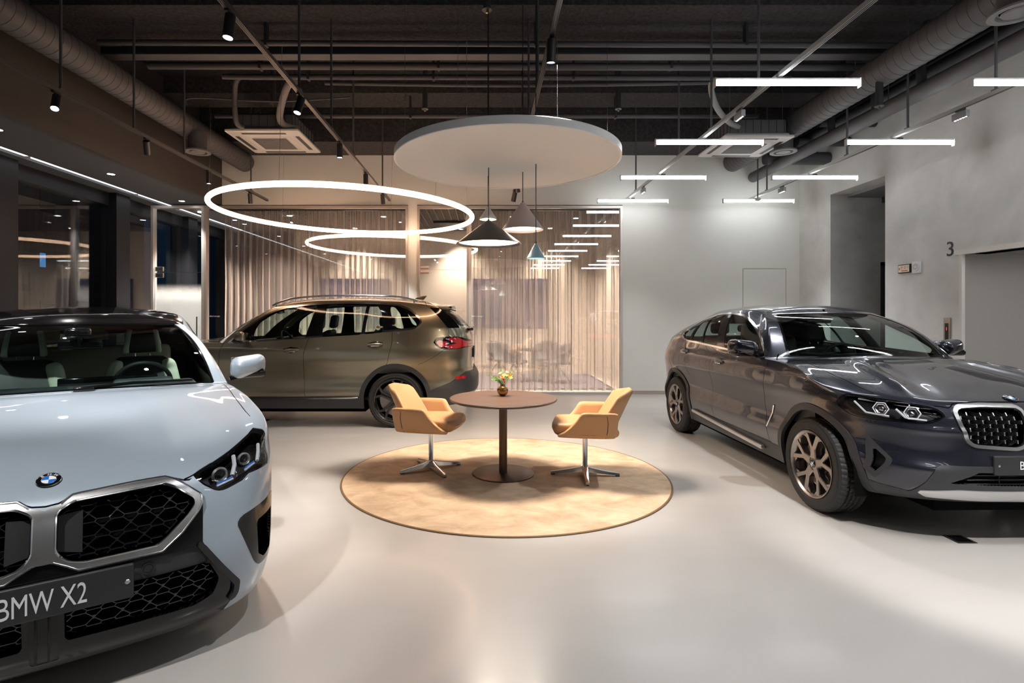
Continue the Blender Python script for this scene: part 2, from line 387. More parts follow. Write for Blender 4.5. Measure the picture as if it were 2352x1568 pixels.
MB().box(-6.40, -5.48, YB+.034, YB+.036, .05, 2.2).build('frosted_film', m, gd, smooth=0)
PLATE = mat('handle_plate', (.62, .50, .44), .3, .8)
for z in (2.30, 2.42): MB().rbox((-6.31, YB+.01, z), (.085, .012, .045), .006).build('door_fitting', SAT, gd)
MB().box(-6.40, -5.48, YB+.018, YB+.034, 2.355, 2.362).build('door_joint', SAT, gd, smooth=0)
MB().tube([(-5.56, YB-.03, .9), (-5.56, YB-.03, 1.5)], .014).build('door_handle', CHR, gd)
gd = tag(MB().box(-1.265, -.355, YB+.02, YB+.032, .035, 3.595).build('glass_door', PG, smooth=0), 'clear glass door right of the wall pillar, behind the rear of the bronze car', 'glass door')
for z in (2.36, 2.45): MB().rbox((-1.17, YB+.01, z), (.085, .012, .032), .006).build('door_fitting', PLATE, gd)
MB().box(-1.26, -.36, YB+.018, YB+.034, 2.405, 2.411).build('door_joint', SAT, gd, smooth=0)
TXW = mat('white_lettering', (.8, .8, .8), .5)
for x, lb in ((-5.255, 'white Sales Lounge lettering on the glass left of the grey curtain'), (-.150, 'white Sales Lounge lettering on the glass near the tailgate of the bronze car')):
    t = text('lounge_lettering', 'Sales Lounge', .043, TXW, None, T(x, YB+.024, 1.51, rx=R(90)), .0005); tag(t, lb, 'lettering')

# ------------------------------------------------------------------ curtains
def curtain_mat():
    m = bpy.data.materials.new('sheer_curtain'); n, l = nodes(m); n.remove(n['Principled BSDF']); out = n['Material Output']
    d = n.new('ShaderNodeBsdfDiffuse'); d.inputs[0].default_value = (.62, .56, .53, 1); t = n.new('ShaderNodeBsdfTranslucent'); t.inputs[0].default_value = (.60, .52, .48, 1)
    a = n.new('ShaderNodeAddShader'); mx0 = n.new('ShaderNodeMixShader'); mx0.inputs[0].default_value = .5; l.new(d.outputs[0], mx0.inputs[1]); l.new(t.outputs[0], mx0.inputs[2])
    tr = n.new('ShaderNodeBsdfTransparent'); fac = n.new('ShaderNodeLayerWeight'); fac.inputs[0].default_value = .5
    mr = n.new('ShaderNodeMapRange'); mr.inputs['From Min'].default_value = 0; mr.inputs['From Max'].default_value = .8; mr.inputs['To Min'].default_value = .27; mr.inputs['To Max'].default_value = .98
    l.new(fac.outputs['Facing'], mr.inputs['Value'])
    mx = n.new('ShaderNodeMixShader'); l.new(mr.outputs['Result'], mx.inputs[0]); l.new(tr.outputs[0], mx.inputs[1]); l.new(mx0.outputs[0], mx.inputs[2]); l.new(mx.outputs[0], out.inputs[0])
    return m
CURT = curtain_mat()
def curtain(x0, x1, label, seed):
    rnd = random.Random(seed); n = int((x1-x0)/.014); nz = 10; ph = 0; vs = []; fs = []; xs = [x0+(x1-x0)*i/n for i in range(n+1)]; F = []
    w = rnd.uniform(.10, .16); amp = .05
    for x in xs:
        ph += 2*math.pi*(x1-x0)/n/w
        if ph > 2*math.pi: ph -= 2*math.pi; w = rnd.uniform(.085, .17); amp = rnd.uniform(.035, .060)
        F.append((ph, amp))
    for k in range(nz+1):
        z = .04 + 3.54*k/nz; top = max(0, (k-nz+2)/2)
        for i, x in enumerate(xs):
            p, a = F[i]; s_ = math.sin(p); s_ = math.copysign(abs(s_)**(.75 + .9*top), s_)
            vs.append((x + .018*math.sin(2*p)*(1-top), YB+.19 + a*s_*(1 - .25*top) + .012*math.sin(k*1.3+i*.05), z))
    for k in range(nz):
        for i in range(n): a = k*(n+1)+i; fs.append((a, a+1, a+n+2, a+n+1))
    b = MB(); b.add(vs, fs); return tag(b.build('curtain', CURT, smooth=180, recalc=False), label, 'curtain')
curtain(-5.15, -1.53, 'grey-beige pleated sheer curtain behind the bronze car', 3)
curtain(-.30, 2.60, 'grey-beige pleated sheer curtain right of the glass door, behind the table', 5)
for x0, x1, lb in ((-5.4, -1.5, 'slim curtain rail above the curtain behind the bronze car'), (-.31, 2.62, 'slim curtain rail above the curtain behind the table')):
    tag(MB().box(x0, x1, YB+.14, YB+.24, 3.585, 3.62).build('curtain_rail', BLK, smooth=0), lb, 'rail')

# ------------------------------------------------------------------ lounge behind the glass
LW = mottled('lounge_wall', (.62, .54, .45), (.67, .59, .50), 40, .8, stretch=(1, 1, 3))
YL = 13.85
b = MB(); b.box(-4.9, 2.9, YL, YL+.1, 0, 4); b.box(2.78, 2.9, YB+.12, YL, 0, 4); struct(b.build('wall_lounge', LW, smooth=0))
struct(MB().box(-6.7, 2.9, YB+.12, YL+.1, 3.95, 4.05).build('ceiling_lounge', BLK, smooth=0))
b = MB()
for i in range(53): b.box(-5.1+i*.15, -5.092+i*.15, YB+.13, YL, 3.66, 3.72)
for i in range(22): b.box(-5.1, 2.78, YB+.15+i*.15, YB+.158+i*.15, 3.66, 3.72)
o = struct(b.build('ceiling_grid', mat('grid_grey', (.30, .27, .25), .5), smooth=0)); o['kind'] = 'stuff'; tag(o, 'open grey grid hung below the black lounge ceiling', 'grid ceiling')
struct(MB().box(-4.9, 2.62, 11.15, YL, 0, .012).build('floor_carpet', mottled('lounge_carpet', (.105, .095, .12), (.15, .14, .17), 30, .95), smooth=0))
struct(MB().box(-4.9, 2.66, 11.08, 11.15, 0, .016).build('trim_carpet', BLK, smooth=0))
struct(MB().box(2.62, 2.66, 11.15, YL, 0, .016).build('trim_carpet', BLK, smooth=0))
def picture(x0, x1, label):
    m = mat('dusk_print_%d' % int(x0*10+100), (.1, .1, .12), .3); n, l = nodes(m); tc = n.new('ShaderNodeTexCoord'); g = n.new('ShaderNodeTexNoise'); g.inputs['Scale'].default_value = 2.2
    mp = n.new('ShaderNodeMapping'); mp.inputs['Scale'].default_value = (.6, 1, 2.5); l.new(tc.outputs['Object'], mp.inputs[0]); l.new(mp.outputs[0], g.inputs['Vector'])
    r = n.new('ShaderNodeValToRGB'); cr = r.color_ramp; cr.elements[0].position = .3; cr.elements[0].color = (.03, .03, .06, 1); cr.elements[1].position = .7; cr.elements[1].color = (.20, .13, .20, 1); e = cr.elements.new(.5); e.color = (.07, .08, .15, 1)
    l.new(g.outputs['Fac'], r.inputs[0]); l.new(r.outputs[0], n['Principled BSDF'].inputs['Base Color'])
    o = MB().box(x0, x1, YL-.05, YL-.002, 1.226, 2.455).build('wall_picture', m, smooth=0); tag(o, label, 'picture')
    w = x1-x0; cx = (x0+x1)/2; b = MB()
    body = smooth_poly([(-.42, .0), (-.40, .13), (-.22, .17), (-.08, .27), (.14, .27), (.27, .18), (.40, .14), (.42, .0)], 5)
    b.prism([(x*w+cx, z*w) for x, z in body], 0, .004, Matrix.Translation((0, YL-.052, 1.42)) @ Matrix.Rotation(R(90), 4, 'X')); b.build('printed_car', mat('print_violet', (.06, .06, .13), .3), o, smooth=0)
picture(-.31, 1.60, 'dusky printed picture of a car behind the curtain right of the door')
picture(-4.35, -2.45, 'dusky printed picture behind the curtain above the bronze car')
def lounge_chair(x, y, rz, label):
    o = thing('lounge_chair', label, 'chair', (x, y, .012), rz, 'chairs in the curtained lounge')
    m = mat('grey_shell', (.09, .085, .085), .7)
    vs = []; fs = []; n = 20; k = 8
    for i in range(n+1):
        a = R(-125 + 250*i/n); hgt = .62 + (.26)*(max(0, math.cos(a*.75)))**1.2
        for j in range(k+1):
            t = j/k; r = .16 + .14*t**.5; z = .42 + (hgt-.42)*t**1.3
            vs.append((-r*math.cos(a)*1.0 - .04*t, r*math.sin(a)*1.05, z))
    for i in range(n):
        for j in range(k): a = i*(k+1)+j; fs.append((a, a+1, a+k+2, a+k+1))
    b = MB(); b.add(vs, fs); s_ = b.build('shell', m, o, smooth=180, recalc=False); md = s_.modifiers.new('s', 'SOLIDIFY'); md.thickness = .025
    MB().rbox((.03, 0, .44), (.25, .23, .035), .03).build('seat', m, o)
    b = MB()
    for a in (40, 140, 220, 320): b.tube([(0, 0, .40), (.30*math.cos(R(a)), .30*math.sin(R(a)), .01)], [.014, .008], 8)
    b.build('base_legs', mat('bronze_leg', (.10, .075, .06), .4, .7), o); return o
lounge_chair(.66, 12.35, R(-15), 'grey shell chair left of the small table behind the curtain')
lounge_chair(1.62, 12.15, R(200), 'grey shell chair right of the small table behind the curtain')
lounge_chair(.35, 13.2, R(-60), 'pale shell chair at the back of the curtained lounge')
lounge_chair(1.45, 13.3, R(240), 'pale shell chair near the rear wall of the curtained lounge')
t = thing('lounge_table', 'small dark round table between the grey chairs behind the curtain', 'table', (1.12, 12.5, .012))
MB().lathe([(0, .70), (.36, .70), (.37, .715), (.36, .73), (0, .73)], 40).build('table_top', BLK, t); MB().lathe([(.05, .02), (.05, .70)], 20).build('pole', BLK, t); MB().lathe([(0, .02), (.22, .02), (.22, 0)], 30).build('base', BLK, t)
v = thing('bud_vase', 'little glass vase with red blossom on the lounge table', 'vase', (1.08, 12.5, .742)); MB().lathe([(.0, 0), (.022, 0), (.028, .05), (.014, .09), (.016, .12)], 16).build('vase_body', FRW, v)
b = MB()
for i in range(5): b.rbox((.02*math.cos(i*1.3), .02*math.sin(i*1.3), .16+.012*i), (.012, .012, .012), .010)
b.tube([(0, 0, .08), (.005, 0, .17)], .003, 5); b.build('blossom', mat('blossom_red', (.4, .12, .12), .6), v)
a = thing('air_conditioner', 'black ceiling cassette in the lounge grid seen through the glass door', 'air conditioner', (-.75, 12.6, 3.62))
MB().rbox((0, 0, 0), (.42, .42, .02), .015).build('panel', MB_, a); MB().box(-.2, .2, -.2, .2, -.024, -.018).build('grille', MG, a, smooth=0)

# ------------------------------------------------------------------ street outside
struct(MB().box(-60, -6.85, -40, 70, -.2, -.1).build('street', mat('asphalt', (.02, .022, .026), .8), smooth=0))
LITB = emis('lit_window_blue', (.10, .38, .80), .22); LITW = emis('lit_window_warm', (.8, .7, .55), .8); DW = mat('dark_window', (.004, .006, .010), .15)
def block(x, y0, y1, h, label, seed):
    rnd = random.Random(seed); o = thing('apartment_building', label, 'building', (x, (y0+y1)/2, -.1)); L = (y1-y0)/2
    MB().box(-8, 0, -L, L, 0, h).build('wall', mat('facade_grey_%d' % seed, (.035+.01*seed, .038+.01*seed, .045+.01*seed), .8), o, smooth=0)
    j = 0
    for k in range(int(h/3)):
        for i in range(int(2*L/2.6)):
            m = LITB if rnd.random() < .05 else (LITW if rnd.random() < .03 else DW)
            MB().box(-.05, .04, -L+.7+i*2.6, -L+(1.05 if m is not DW else 1.7)+i*2.6, 1.2+k*3, (1.95 if m is not DW else 2.4)+k*3).build('window', m, o, smooth=0); j += 1
block(-19, -2, 16, 18, 'dark apartment block with few lit windows across the street', 1)
block(-24, 18, 38, 24, 'taller grey apartment block farther down the street', 2)
block(-16, 44, 60, 15, 'distant low block at the end of the street', 3)
# ------------------------------------------------------------------ car body surface
def pch(tab, x):
    """monotone cubic through a table of (x, y) pairs"""
    t = sorted(tab); X = np.array([a for a, b in t], float); Yv = np.array([b for a, b in t], float)
    x = np.clip(np.asarray(x, float), X[0], X[-1])
    if len(X) == 1: return np.full(x.shape, Yv[0])
    h = np.diff(X); d = np.diff(Yv) / h; m = np.zeros(len(X)); m[0] = d[0]; m[-1] = d[-1]
    for i in range(1, len(X) - 1):
        if d[i-1] * d[i] > 0:
            w1 = 2*h[i] + h[i-1]; w2 = h[i] + 2*h[i-1]; m[i] = (w1 + w2) / (w1/d[i-1] + w2/d[i])
    i = np.clip(np.searchsorted(X, x, side='right') - 1, 0, len(X) - 2)
    s = (x - X[i]) / h[i]
    return ((1+2*s)*(1-s)**2*Yv[i] + s*(1-s)**2*h[i]*m[i] + s*s*(3-2*s)*Yv[i+1] + s*s*(s-1)*h[i]*m[i+1])

def car_surface(p):
    """half body (y >= 0) as one welded grid: side skirt, hood, canopy, roof. Returns verts, quads, per-vertex U, V, patch."""
    nA, nB, nC = 72, 120, 60
    xs_f, xs_r = p['xs_f'], p['xs_r']
    def ang(n, L, W, cnt):                       # arc-even angles of a superellipse quarter
        a = np.linspace(0, math.pi/2, 2001); X = L*np.cos(a)**(2/n); Yv = W*np.sin(a)**(2/n)
        s = np.concatenate([[0], np.cumsum(np.hypot(np.diff(X), np.diff(Yv)))]); return np.interp(np.linspace(0, s[-1], cnt), s, a)
    aF = ang(p['nf'], p['xf'][len(p['xf'])//2][1] - xs_f, .93, nA + 1)
    aR = ang(p['nr'], xs_r - p['xr'][len(p['xr'])//2][1], .93, nC + 1)
    U = np.concatenate([np.linspace(0, 1, nA + 1), np.linspace(1, 2, nB + 1)[1:], np.linspace(2, 3, nC + 1)[1:]])
    nU = len(U)
    def side(Ui, z):
        """plan outline point for column index array Ui and heights z (same shape)"""
        w = pch(p['w'], z); x = np.zeros_like(z); y = np.zeros_like(z)
        f = Ui <= nA; r = Ui >= nA + nB; m = ~(f | r)
        af = aF[np.clip(Ui, 0, nA)]; ar = aR[np.clip(nU - 1 - Ui, 0, nC)]
        nf = pch(p['nfz'], z) if 'nfz' in p else p['nf']; nr = p['nr']
        xf = xs_f + (pch(p['xf'], z) - xs_f) * np.cos(af)**(2/nf); yf = np.sin(af)**(2/nf)
        xr = xs_r + (pch(p['xr'], z) - xs_r) * np.cos(ar)**(2/nr); yr = np.sin(ar)**(2/nr)
        xm = xs_f + (xs_r - xs_f) * (Ui - nA) / nB
        x = np.where(f, xf, np.where(r, xr, xm)); k = np.where(f, yf, np.where(r, yr, 1.))
        for (a, xc, zc, sx, sz) in p.get('bumps', []): w = w + a*np.exp(-((x-xc)/sx)**2 - ((z-zc)/sz)**2)
        w = w * pch(p['plan'], x)
        return x, w * k
    nV = p.get('nV', 46)
    Ui = np.arange(nU)
    zs = pch(p['zs'], U); zb = pch(p['zb'], U)
    vv = np.linspace(0, 1, nV + 1)
    Zg = zb[:, None] + (zs - zb)[:, None] * vv[None, :]
    Xg, Yg = side(np.repeat(Ui[:, None], nV + 1, 1), Zg)
    for (a, xc, zc, sx, sz) in p.get('fbumps', []):     # pushes the face along x in (y, z)
        Xg = Xg + a*np.exp(-((Yg-xc)/sx)**2 - ((Zg-zc)/sz)**2) * (np.arange(nU)[:, None] < nA)
    V = [np.stack([Xg, Yg, Zg], -1)]
    S = V[0][:, -1, :]
    Ua = p['Ua']; Ud = p['Ud']; ia = int(np.argmin(abs(U - Ua))); idd = int(np.argmin(abs(U - Ud)))
    A = S[ia]; D = S[idd]
    # cowl curve
    q = np.arange(ia + 1); sy = S[:ia + 1, 1] / max(S[:ia+1, 1].max(), 1e-6)
    blend = np.clip((U[:ia+1] - .55) / (Ua - .55), 0, 1); blend = blend*blend*(3-2*blend)
    fy = sy * p.get('cowl_k', .86) * (1 - blend) + blend
    fy = np.maximum.accumulate(fy)
    Cw = np.stack([A[0] + (p['cowl'][0] - A[0]) * (1 - fy**2.4), A[1] * fy, A[2] + (p['cowl'][1] - A[2]) * (1 - fy**2)], -1)
    # hood
    nH = 30; sh = np.linspace(0, 1, nH + 1)[1:-1]      # 0 shoulder .. 1 cowl
    Hs = S[:ia, None, :] * (1 - sh)[None, :, None] + Cw[:ia, None, :] * sh[None, :, None]
    ln = np.linalg.norm((S[:ia] - Cw[:ia])[:, :2], axis=1)
    prof = pch(p['hoodprof'], sh)
    Hs[..., 2] += (ln[:, None]/1.1)**1.6 * prof[None, :]
    for (a, y0, sy_, x0, sx_) in p.get('hoodb', []):
        Hs[..., 2] += a * np.exp(-((Hs[..., 1] - y0 - p.get('hoodk', 0)*(Hs[..., 0]-1.5))/sy_)**2) * np.clip(np.minimum(sh, 1 - sh) * 5, 0, 1)[None, :] * np.clip(ln/.5, 0, 1)[:, None]
    # canopy base and roof edge
    B = np.concatenate([Cw[:ia], S[ia:]])
    R = np.zeros((nU, 3)); xh0, xhc = p['header']; xr0, xrc = p['rheader']
    wf = float(pch(p['wr'], xhc)); wrr = float(pch(p['wr'], xrc))
    gy = fy**1.0
    R[:ia+1, 1] = wf * gy; R[:ia+1, 0] = xhc + (xh0 - xhc) * (1 - gy**2.2)
    t = (np.arange(ia, idd + 1) - ia) / (idd - ia)
    tx = (S[ia:idd+1, 0] - A[0]) / (D[0] - A[0])
    R[ia:idd+1, 0] = xhc + (xrc - xhc) * tx; R[ia:idd+1, 1] = pch(p['wr'], R[ia:idd+1, 0])
    gy2 = S[idd:, 1] / D[1]
    R[idd:, 1] = wrr * gy2; R[idd:, 0] = xrc + (xr0 - xrc) * (1 - gy2**2.2)
    R[:, 2] = pch(p['zr'], R[:, 0])
    if 'zrf' in p: R[:ia+1, 2] += p['zrf'] * (1 - gy**2)
    R[idd:, 2] += p.get('zrr', 0) * (1 - gy2**2)
    nW = 34; sv = np.linspace(0, 1, nW + 1)[1:]
    Cn = B[:, None, :] * (1 - sv)[None, :, None] + R[:, None, :] * sv[None, :, None]
    bl = np.sin(np.pi * sv)
    tang = np.gradient(B[:, :2] + R[:, :2], axis=0); nrm = np.stack([-tang[:, 1], tang[:, 0]], -1)
    nrm = -nrm; nrm[nrm @ np.array([0, 1.]) < -1e-9] *= 1
    l = np.linalg.norm(nrm, axis=1, keepdims=True); nrm = nrm / np.maximum(l, 1e-9)
    cen = np.array([(xhc + xrc)/2, 0]); sg = np.sign(((B[:, :2] - cen) * nrm).sum(1)); nrm *= sg[:, None]
    nrm[0] = (1, 0); nrm[-1] = (-1, 0)
    bu = pch(p['cbulge'], U)
    Cn[..., :2] += bl[None, :, None] * bu[:, None, None] * nrm[:, None, :]
    Cn[..., 2] += bl[None, :] * (bu * abs(nrm[:, 0]))[:, None] * 1.2
    # roof
    nR = 12; sr = np.linspace(0, 1, nR + 1)[1:]
    spx = np.clip(R[:, 0], xr0 + .25*0, xh0); spine = np.stack([spx + (xhc - xh0)*0, np.zeros(nU), pch(p['zc'], spx)], -1)
    # pull the end columns towards the spine ends
    e0, e1 = xh0 - .30, xr0 + .30
    spine[:, 0] = e1 + (spx - xr0) / (xh0 - xr0) * (e0 - e1); spine[:, 2] = pch(p['zc'], spine[:, 0])
    Rf = R[:, None, :] * (1 - sr)[None, :, None] + spine[:, None, :] * sr[None, :, None]
    k = 1 - (1 - sr)**2
    Rf[..., 2] = R[:, 2][:, None] * (1 - k)[None, :] + spine[:, 2][:, None] * k[None, :]
    # weld
    verts = []; UU = []; VV = []; PP = []
    def add(P, u, v, pid):
        i0 = len(verts); verts.append(tuple(P)); UU.append(u); VV.append(v); PP.append(pid); return i0
    G = [[add(V[0][i, j], U[i], vv[j], 0) for j in range(nV + 1)] for i in range(nU)]
    faces = []
    def quad(a, b, c, d):
        f = []
        for k_ in (a, b, c, d):
            if k_ not in f: f.append(k_)
        if len(f) > 2: faces.append(f)
    FP = []
    for i in range(nU - 1):
        for j in range(nV): quad(G[i][j], G[i+1][j], G[i+1][j+1], G[i][j+1]); FP.append(0)
    cow = [add(Cw[i], U[i], 1., 1) for i in range(ia)]
    Hh = [[G[i][-1]] + [add(Hs[i, j], U[i], sh[j], 1) for j in range(nH - 1)] + [cow[i]] for i in range(ia)] + [[G[ia][-1]] * (nH + 1)]
    for i in range(ia):
        for j in range(nH):
            n0 = len(faces); quad(Hh[i][j], Hh[i+1][j], Hh[i+1][j+1], Hh[i][j+1])
            if len(faces) > n0: FP.append(1)
    base = [cow[i] if i < ia else G[i][-1] for i in range(nU)]
    Cc = [[base[i]] + [add(Cn[i, j], U[i], sv[j], 2) for j in range(nW)] for i in range(nU)]
    for i in range(nU - 1):
        for j in range(nW): quad(Cc[i][j], Cc[i+1][j], Cc[i+1][j+1], Cc[i][j+1]); FP.append(2)
    Rr = [[Cc[i][-1]] + [add(Rf[i, j], U[i], sr[j], 3) for j in range(nR)] for i in range(nU)]
    for i in range(nU - 1):
        for j in range(nR): quad(Rr[i][j], Rr[i+1][j], Rr[i+1][j+1], Rr[i][j+1]); FP.append(3)
    verts = np.array(verts)
    # relax the joins a little so edges read as rounded
    n = len(verts); E = set()
    for f in faces:
        for a, b in zip(f, f[1:] + f[:1]): E.add((min(a, b), max(a, b)))
    E = np.array(list(E)); on = abs(verts[:, 1]) < 1e-6
    wgt = np.full(n, .0)
    Uq = np.array(UU); Vq = np.array(VV); Pq = np.array(PP)
    def near(mask_pid, v, s, amt): 
        m = (Pq == mask_pid); wgt[m] = np.maximum(wgt[m], amt*np.exp(-((Vq[m]-v)/s)**2))
    near(0, 1., .06, .8); near(1, 0., .10, .8); near(2, 1., .07, .6); near(3, 0., .3, .6); near(2, 0, .03, .25)
    deg = np.bincount(E.ravel(), minlength=n).astype(float)
    bottom = (Pq == 0) & (Vq < 1e-6); wgt[bottom] = 0
    for it in range(p.get('relax', 10)):
        acc = np.zeros_like(verts)
        np.add.at(acc, E[:, 0], verts[E[:, 1]]); np.add.at(acc, E[:, 1], verts[E[:, 0]])
        tgt = acc / deg[:, None]; tgt[on, 1] = 0
        # the mirrored half counts on the centre line: keep x, z from own column neighbours
        verts = verts + (tgt - verts) * (wgt * .5)[:, None]
        verts[on, 1] = 0
    # normals
    N = np.zeros_like(verts)
    fa = [f if len(f) == 4 else f + [f[-1]] for f in faces]; fa = np.array(fa)
    nn = np.cross(verts[fa[:, 2]] - verts[fa[:, 0]], verts[fa[:, 3]] - verts[fa[:, 1]])
    tri = fa[:, 2] == fa[:, 3]
    nn[tri] = np.cross(verts[fa[tri, 1]] - verts[fa[tri, 0]], verts[fa[tri, 2]] - verts[fa[tri, 0]])
    for k_ in range(4): np.add.at(N, fa[:, k_], nn)
    N[on, 1] = 0
    N /= np.maximum(np.linalg.norm(N, axis=1, keepdims=True), 1e-12)
    # make outward: check against the centre
    out = ((verts - np.array([0, 0, .8])) * N).sum(1).mean()
    if out < 0: N = -N; faces = [f[::-1] for f in faces]
    return dict(v=verts, f=faces, n=N, U=Uq, V=Vq, P=Pq, fp=np.array(FP))
class Soup:
    """surface cut into named regions along implicit outlines"""
    def __init__(s, S):
        s.v = [tuple(x) for x in S['v']]; s.n = [tuple(x) for x in S['n']]
        s.a = [(u, v, float(p)) for u, v, p in zip(S['U'], S['V'], S['P'])]
        s.faces = [tuple(f) for f in S['f']]; s.fp = list(S['fp']); s.reg = [None]*len(s.faces)
    def arr(s): 
        s.V = np.array(s.v); s.A = np.array(s.a)
    def ctx_v(s): return dict(x=s.V[:, 0], y=s.V[:, 1], z=s.V[:, 2], U=s.A[:, 0], V=s.A[:, 1])
    def region(s, name, g, patches=None, mask=None):
        s.arr(); G = g(s.ctx_v()); G = np.where(abs(G) < 1e-5, 1e-5, G)
        todo = []
        for i, f in enumerate(s.faces):
            if s.reg[i] is not None or (patches is not None and s.fp[i] not in patches): continue
            todo.append(i)
        cache = {}
        G = list(G); newf = []; newp = []; kill = set()
        def cutv(i, j):
            k = (min(i, j), max(i, j))
            if k in cache: return cache[k]
            gi, gj = G[i], G[j]; t = gi/(gi-gj)
            mixv = lambda a, b: tuple(p+(q-p)*t for p, q in zip(a, b))
            s.v.append(mixv(s.v[i], s.v[j])); nn = Vector(mixv(s.n[i], s.n[j])).normalized(); s.n.append(tuple(nn)); s.a.append(mixv(s.a[i], s.a[j]))
            G.append(0.); cache[k] = len(s.v)-1; return cache[k]
        inside = []
        for i in todo:
            f = s.faces[i]; gs = [G[k] for k in f]
            if max(gs) < 0: inside.append(i); continue
            if min(gs) > 0: continue
            neg = []; pos = []
            for a, b in zip(f, f[1:]+f[:1]):
                (neg if G[a] < 0 else pos).append(a)
                if (G[a] < 0) != (G[b] < 0): c = cutv(a, b); neg.append(c); pos.append(c)
            s.faces[i] = tuple(pos); newf.append(tuple(neg)); newp.append(s.fp[i])
        for i in inside:
            if mask is None or s._mask(mask, s.faces[i]): s.reg[i] = name
        for f, p in zip(newf, newp):
            s.faces.append(f); s.fp.append(p); s.reg.append(name if (mask is None or s._mask(mask, f)) else None)
    def line(s, name, pts, ctx, patches, mask=None, w=.0028):
        """thin strip along a polyline; ctx picks the two plane coordinates"""
        def signed(c):
            x, y = ctx(c); best = np.full(x.shape, 1e9); out = np.full(x.shape, 1e9)
            for (ax, ay), (bx, by) in zip(pts, pts[1:]):
                ex, ey = bx-ax, by-ay; L = math.hypot(ex, ey)
                t = np.clip(((x-ax)*ex+(y-ay)*ey)/L**2, 0, 1); d = (x-ax-t*ex)**2+(y-ay-t*ey)**2; sd = ((x-ax)*ey-(y-ay)*ex)/L
                m = d < best; best = np.where(m, d, best); out = np.where(m, sd, out)
            out = np.where(best < .06**2, out, np.where(out > 0, .06, -.06)); return np.where(best < .06**2, out, 1.)
        s.region('_', signed, patches, lambda *a: False)
        s.region(name, lambda c: pdist(pts, *ctx(c))-w, patches, mask)
    def _mask(s, mask, f):
        c = np.mean([s.v[k] for k in f], axis=0); return mask(*c)
    def emit(s, name, out, m, parent=None, offset=0., rim=.015, sides='join', sub=None, obj_name=None, inner=False):
        """builds the mesh(es) of one region; sides: join | split | left | right"""
        fs = [f for f, r in zip(s.faces, s.reg) if r == name and len(f) > 2]
        if not fs: return []
        used = sorted({k for f in fs for k in f}); mp = {k: i for i, k in enumerate(used)}
        P = np.array([s.v[k] for k in used]); N = np.array([s.n[k] for k in used])
        P = P + N*offset
        F = [tuple(mp[k] for k in f) for f in fs]
        ec = {}
        for f in F:
            for a, b in zip(f, f[1:]+f[:1]): ec[(min(a, b), max(a, b))] = ec.get((min(a, b), max(a, b)), 0) + 1 
        bd = []
        for f in F:
            for a, b in zip(f, f[1:]+f[:1]):
                if ec[(min(a, b), max(a, b))] == 1: bd.append((a, b))
        def half(sg):
            Q = P.copy(); M = N.copy(); Q[:, 1] *= sg; M[:, 1] *= sg
            v = [tuple(q) for q in Q]; nn = [tuple(q) for q in M]; f = [t if sg > 0 else t[::-1] for t in F]
            if rim:
                for a, b in bd:
                    if sides == 'join' and abs(P[a][1]) < 2e-4 and abs(P[b][1]) < 2e-4: continue
                    d = Vector(Q[b]-Q[a])
                    if d.length < 1e-7: continue
                    rn = d.cross(Vector(M[a])).normalized()*(1 if sg > 0 else -1)
                    i = len(v)
                    v += [tuple(Q[a]), tuple(Q[b]), tuple(Q[b]-M[b]*rim), tuple(Q[a]-M[a]*rim)]; nn += [tuple(rn)]*4
                    f.append((i+3, i+2, i+1, i) if sg > 0 else (i, i+1, i+2, i+3))
            return v, nn, f
        res = []
        def mk(v, nn, f):
            b = MB(); b.v = v; b.f = f; b.m = [0]*len(f)
            return b.build(obj_name or name, m, parent, normals=nn)
        hs = {'join': [(1, -1)], 'split': [(1,), (-1,)], 'left': [(1,)], 'right': [(-1,)]}[sides]
        for grp in hs:
            v = []; nn = []; f = []
            for sg in grp:
                a, b, c = half(sg); k = len(v); v += a; nn += b; f += [tuple(i+k for i in t) for t in c]
            res.append(mk(v, nn, f))
        return res
# ------------------------------------------------------------------ the three bodies
P5 = dict(nf=2.7, nr=3.6, xs_f=1.3, xs_r=-1.75, Ua=1.144, Ud=2.5, nV=48,
    xf=[(.2, 2.2), (.45, 2.31), (.6, 2.34), (.85, 2.31), (1.0, 2.22), (1.08, 2.1)],
    xr=[(.22, -2.36), (.40, -2.54), (.50, -2.60), (.62, -2.60), (.70, -2.565), (.78, -2.52), (1.0, -2.525), (1.2, -2.525), (1.34, -2.47)],
    w=[(.2, .93), (.36, .965), (.50, .985), (.66, .962), (.80, .975), (.95, .995), (1.04, .992), (1.16, .962), (1.34, .915)],
    plan=[(-2.6, .965), (-2.1, .985), (-1.49, 1.012), (-.9, .985), (0, .99), (.8, .98), (1.49, 1.0), (2.1, .97), (2.4, .95)],
    bumps=[(.012, -1.49, 1.0, .5, .16)],
    zs=[(0, 1.03), (.5, 1.06), (1, 1.145), (1.144, 1.155), (1.30, 1.165), (1.53, 1.21), (1.89, 1.30), (2.0, 1.325), (2.3, 1.345), (3, 1.33)],
    zb=[(0, .22), (.7, .25), (1, .26), (2, .26), (2.4, .30), (3, .32)],
    cowl=(1.20, 1.16), hoodprof=[(0, 0), (.3, .055), (.6, .06), (1, 0)], hoodb=[(.012, .45, .07, 0, 0)],
    header=(.36, .24), rheader=(-2.10, -1.98), wr=[(-2.1, .60), (-1.6, .665), (-.8, .70), (0, .70), (.42, .67)],
    zr=[(.45, 1.60), (.24, 1.665), (0, 1.712), (-.4, 1.745), (-.9, 1.752), (-1.4, 1.737), (-1.8, 1.70), (-2.1, 1.655)], zrf=.03,
    zc=[(.45, 1.66), (.1, 1.755), (-.4, 1.79), (-1.0, 1.79), (-1.6, 1.765), (-2.1, 1.69)],
    cbulge=[(0, .03), (.9, .03), (1.144, .02), (1.6, .03), (2, .03), (2.5, .03), (3, .02)], relax=8)
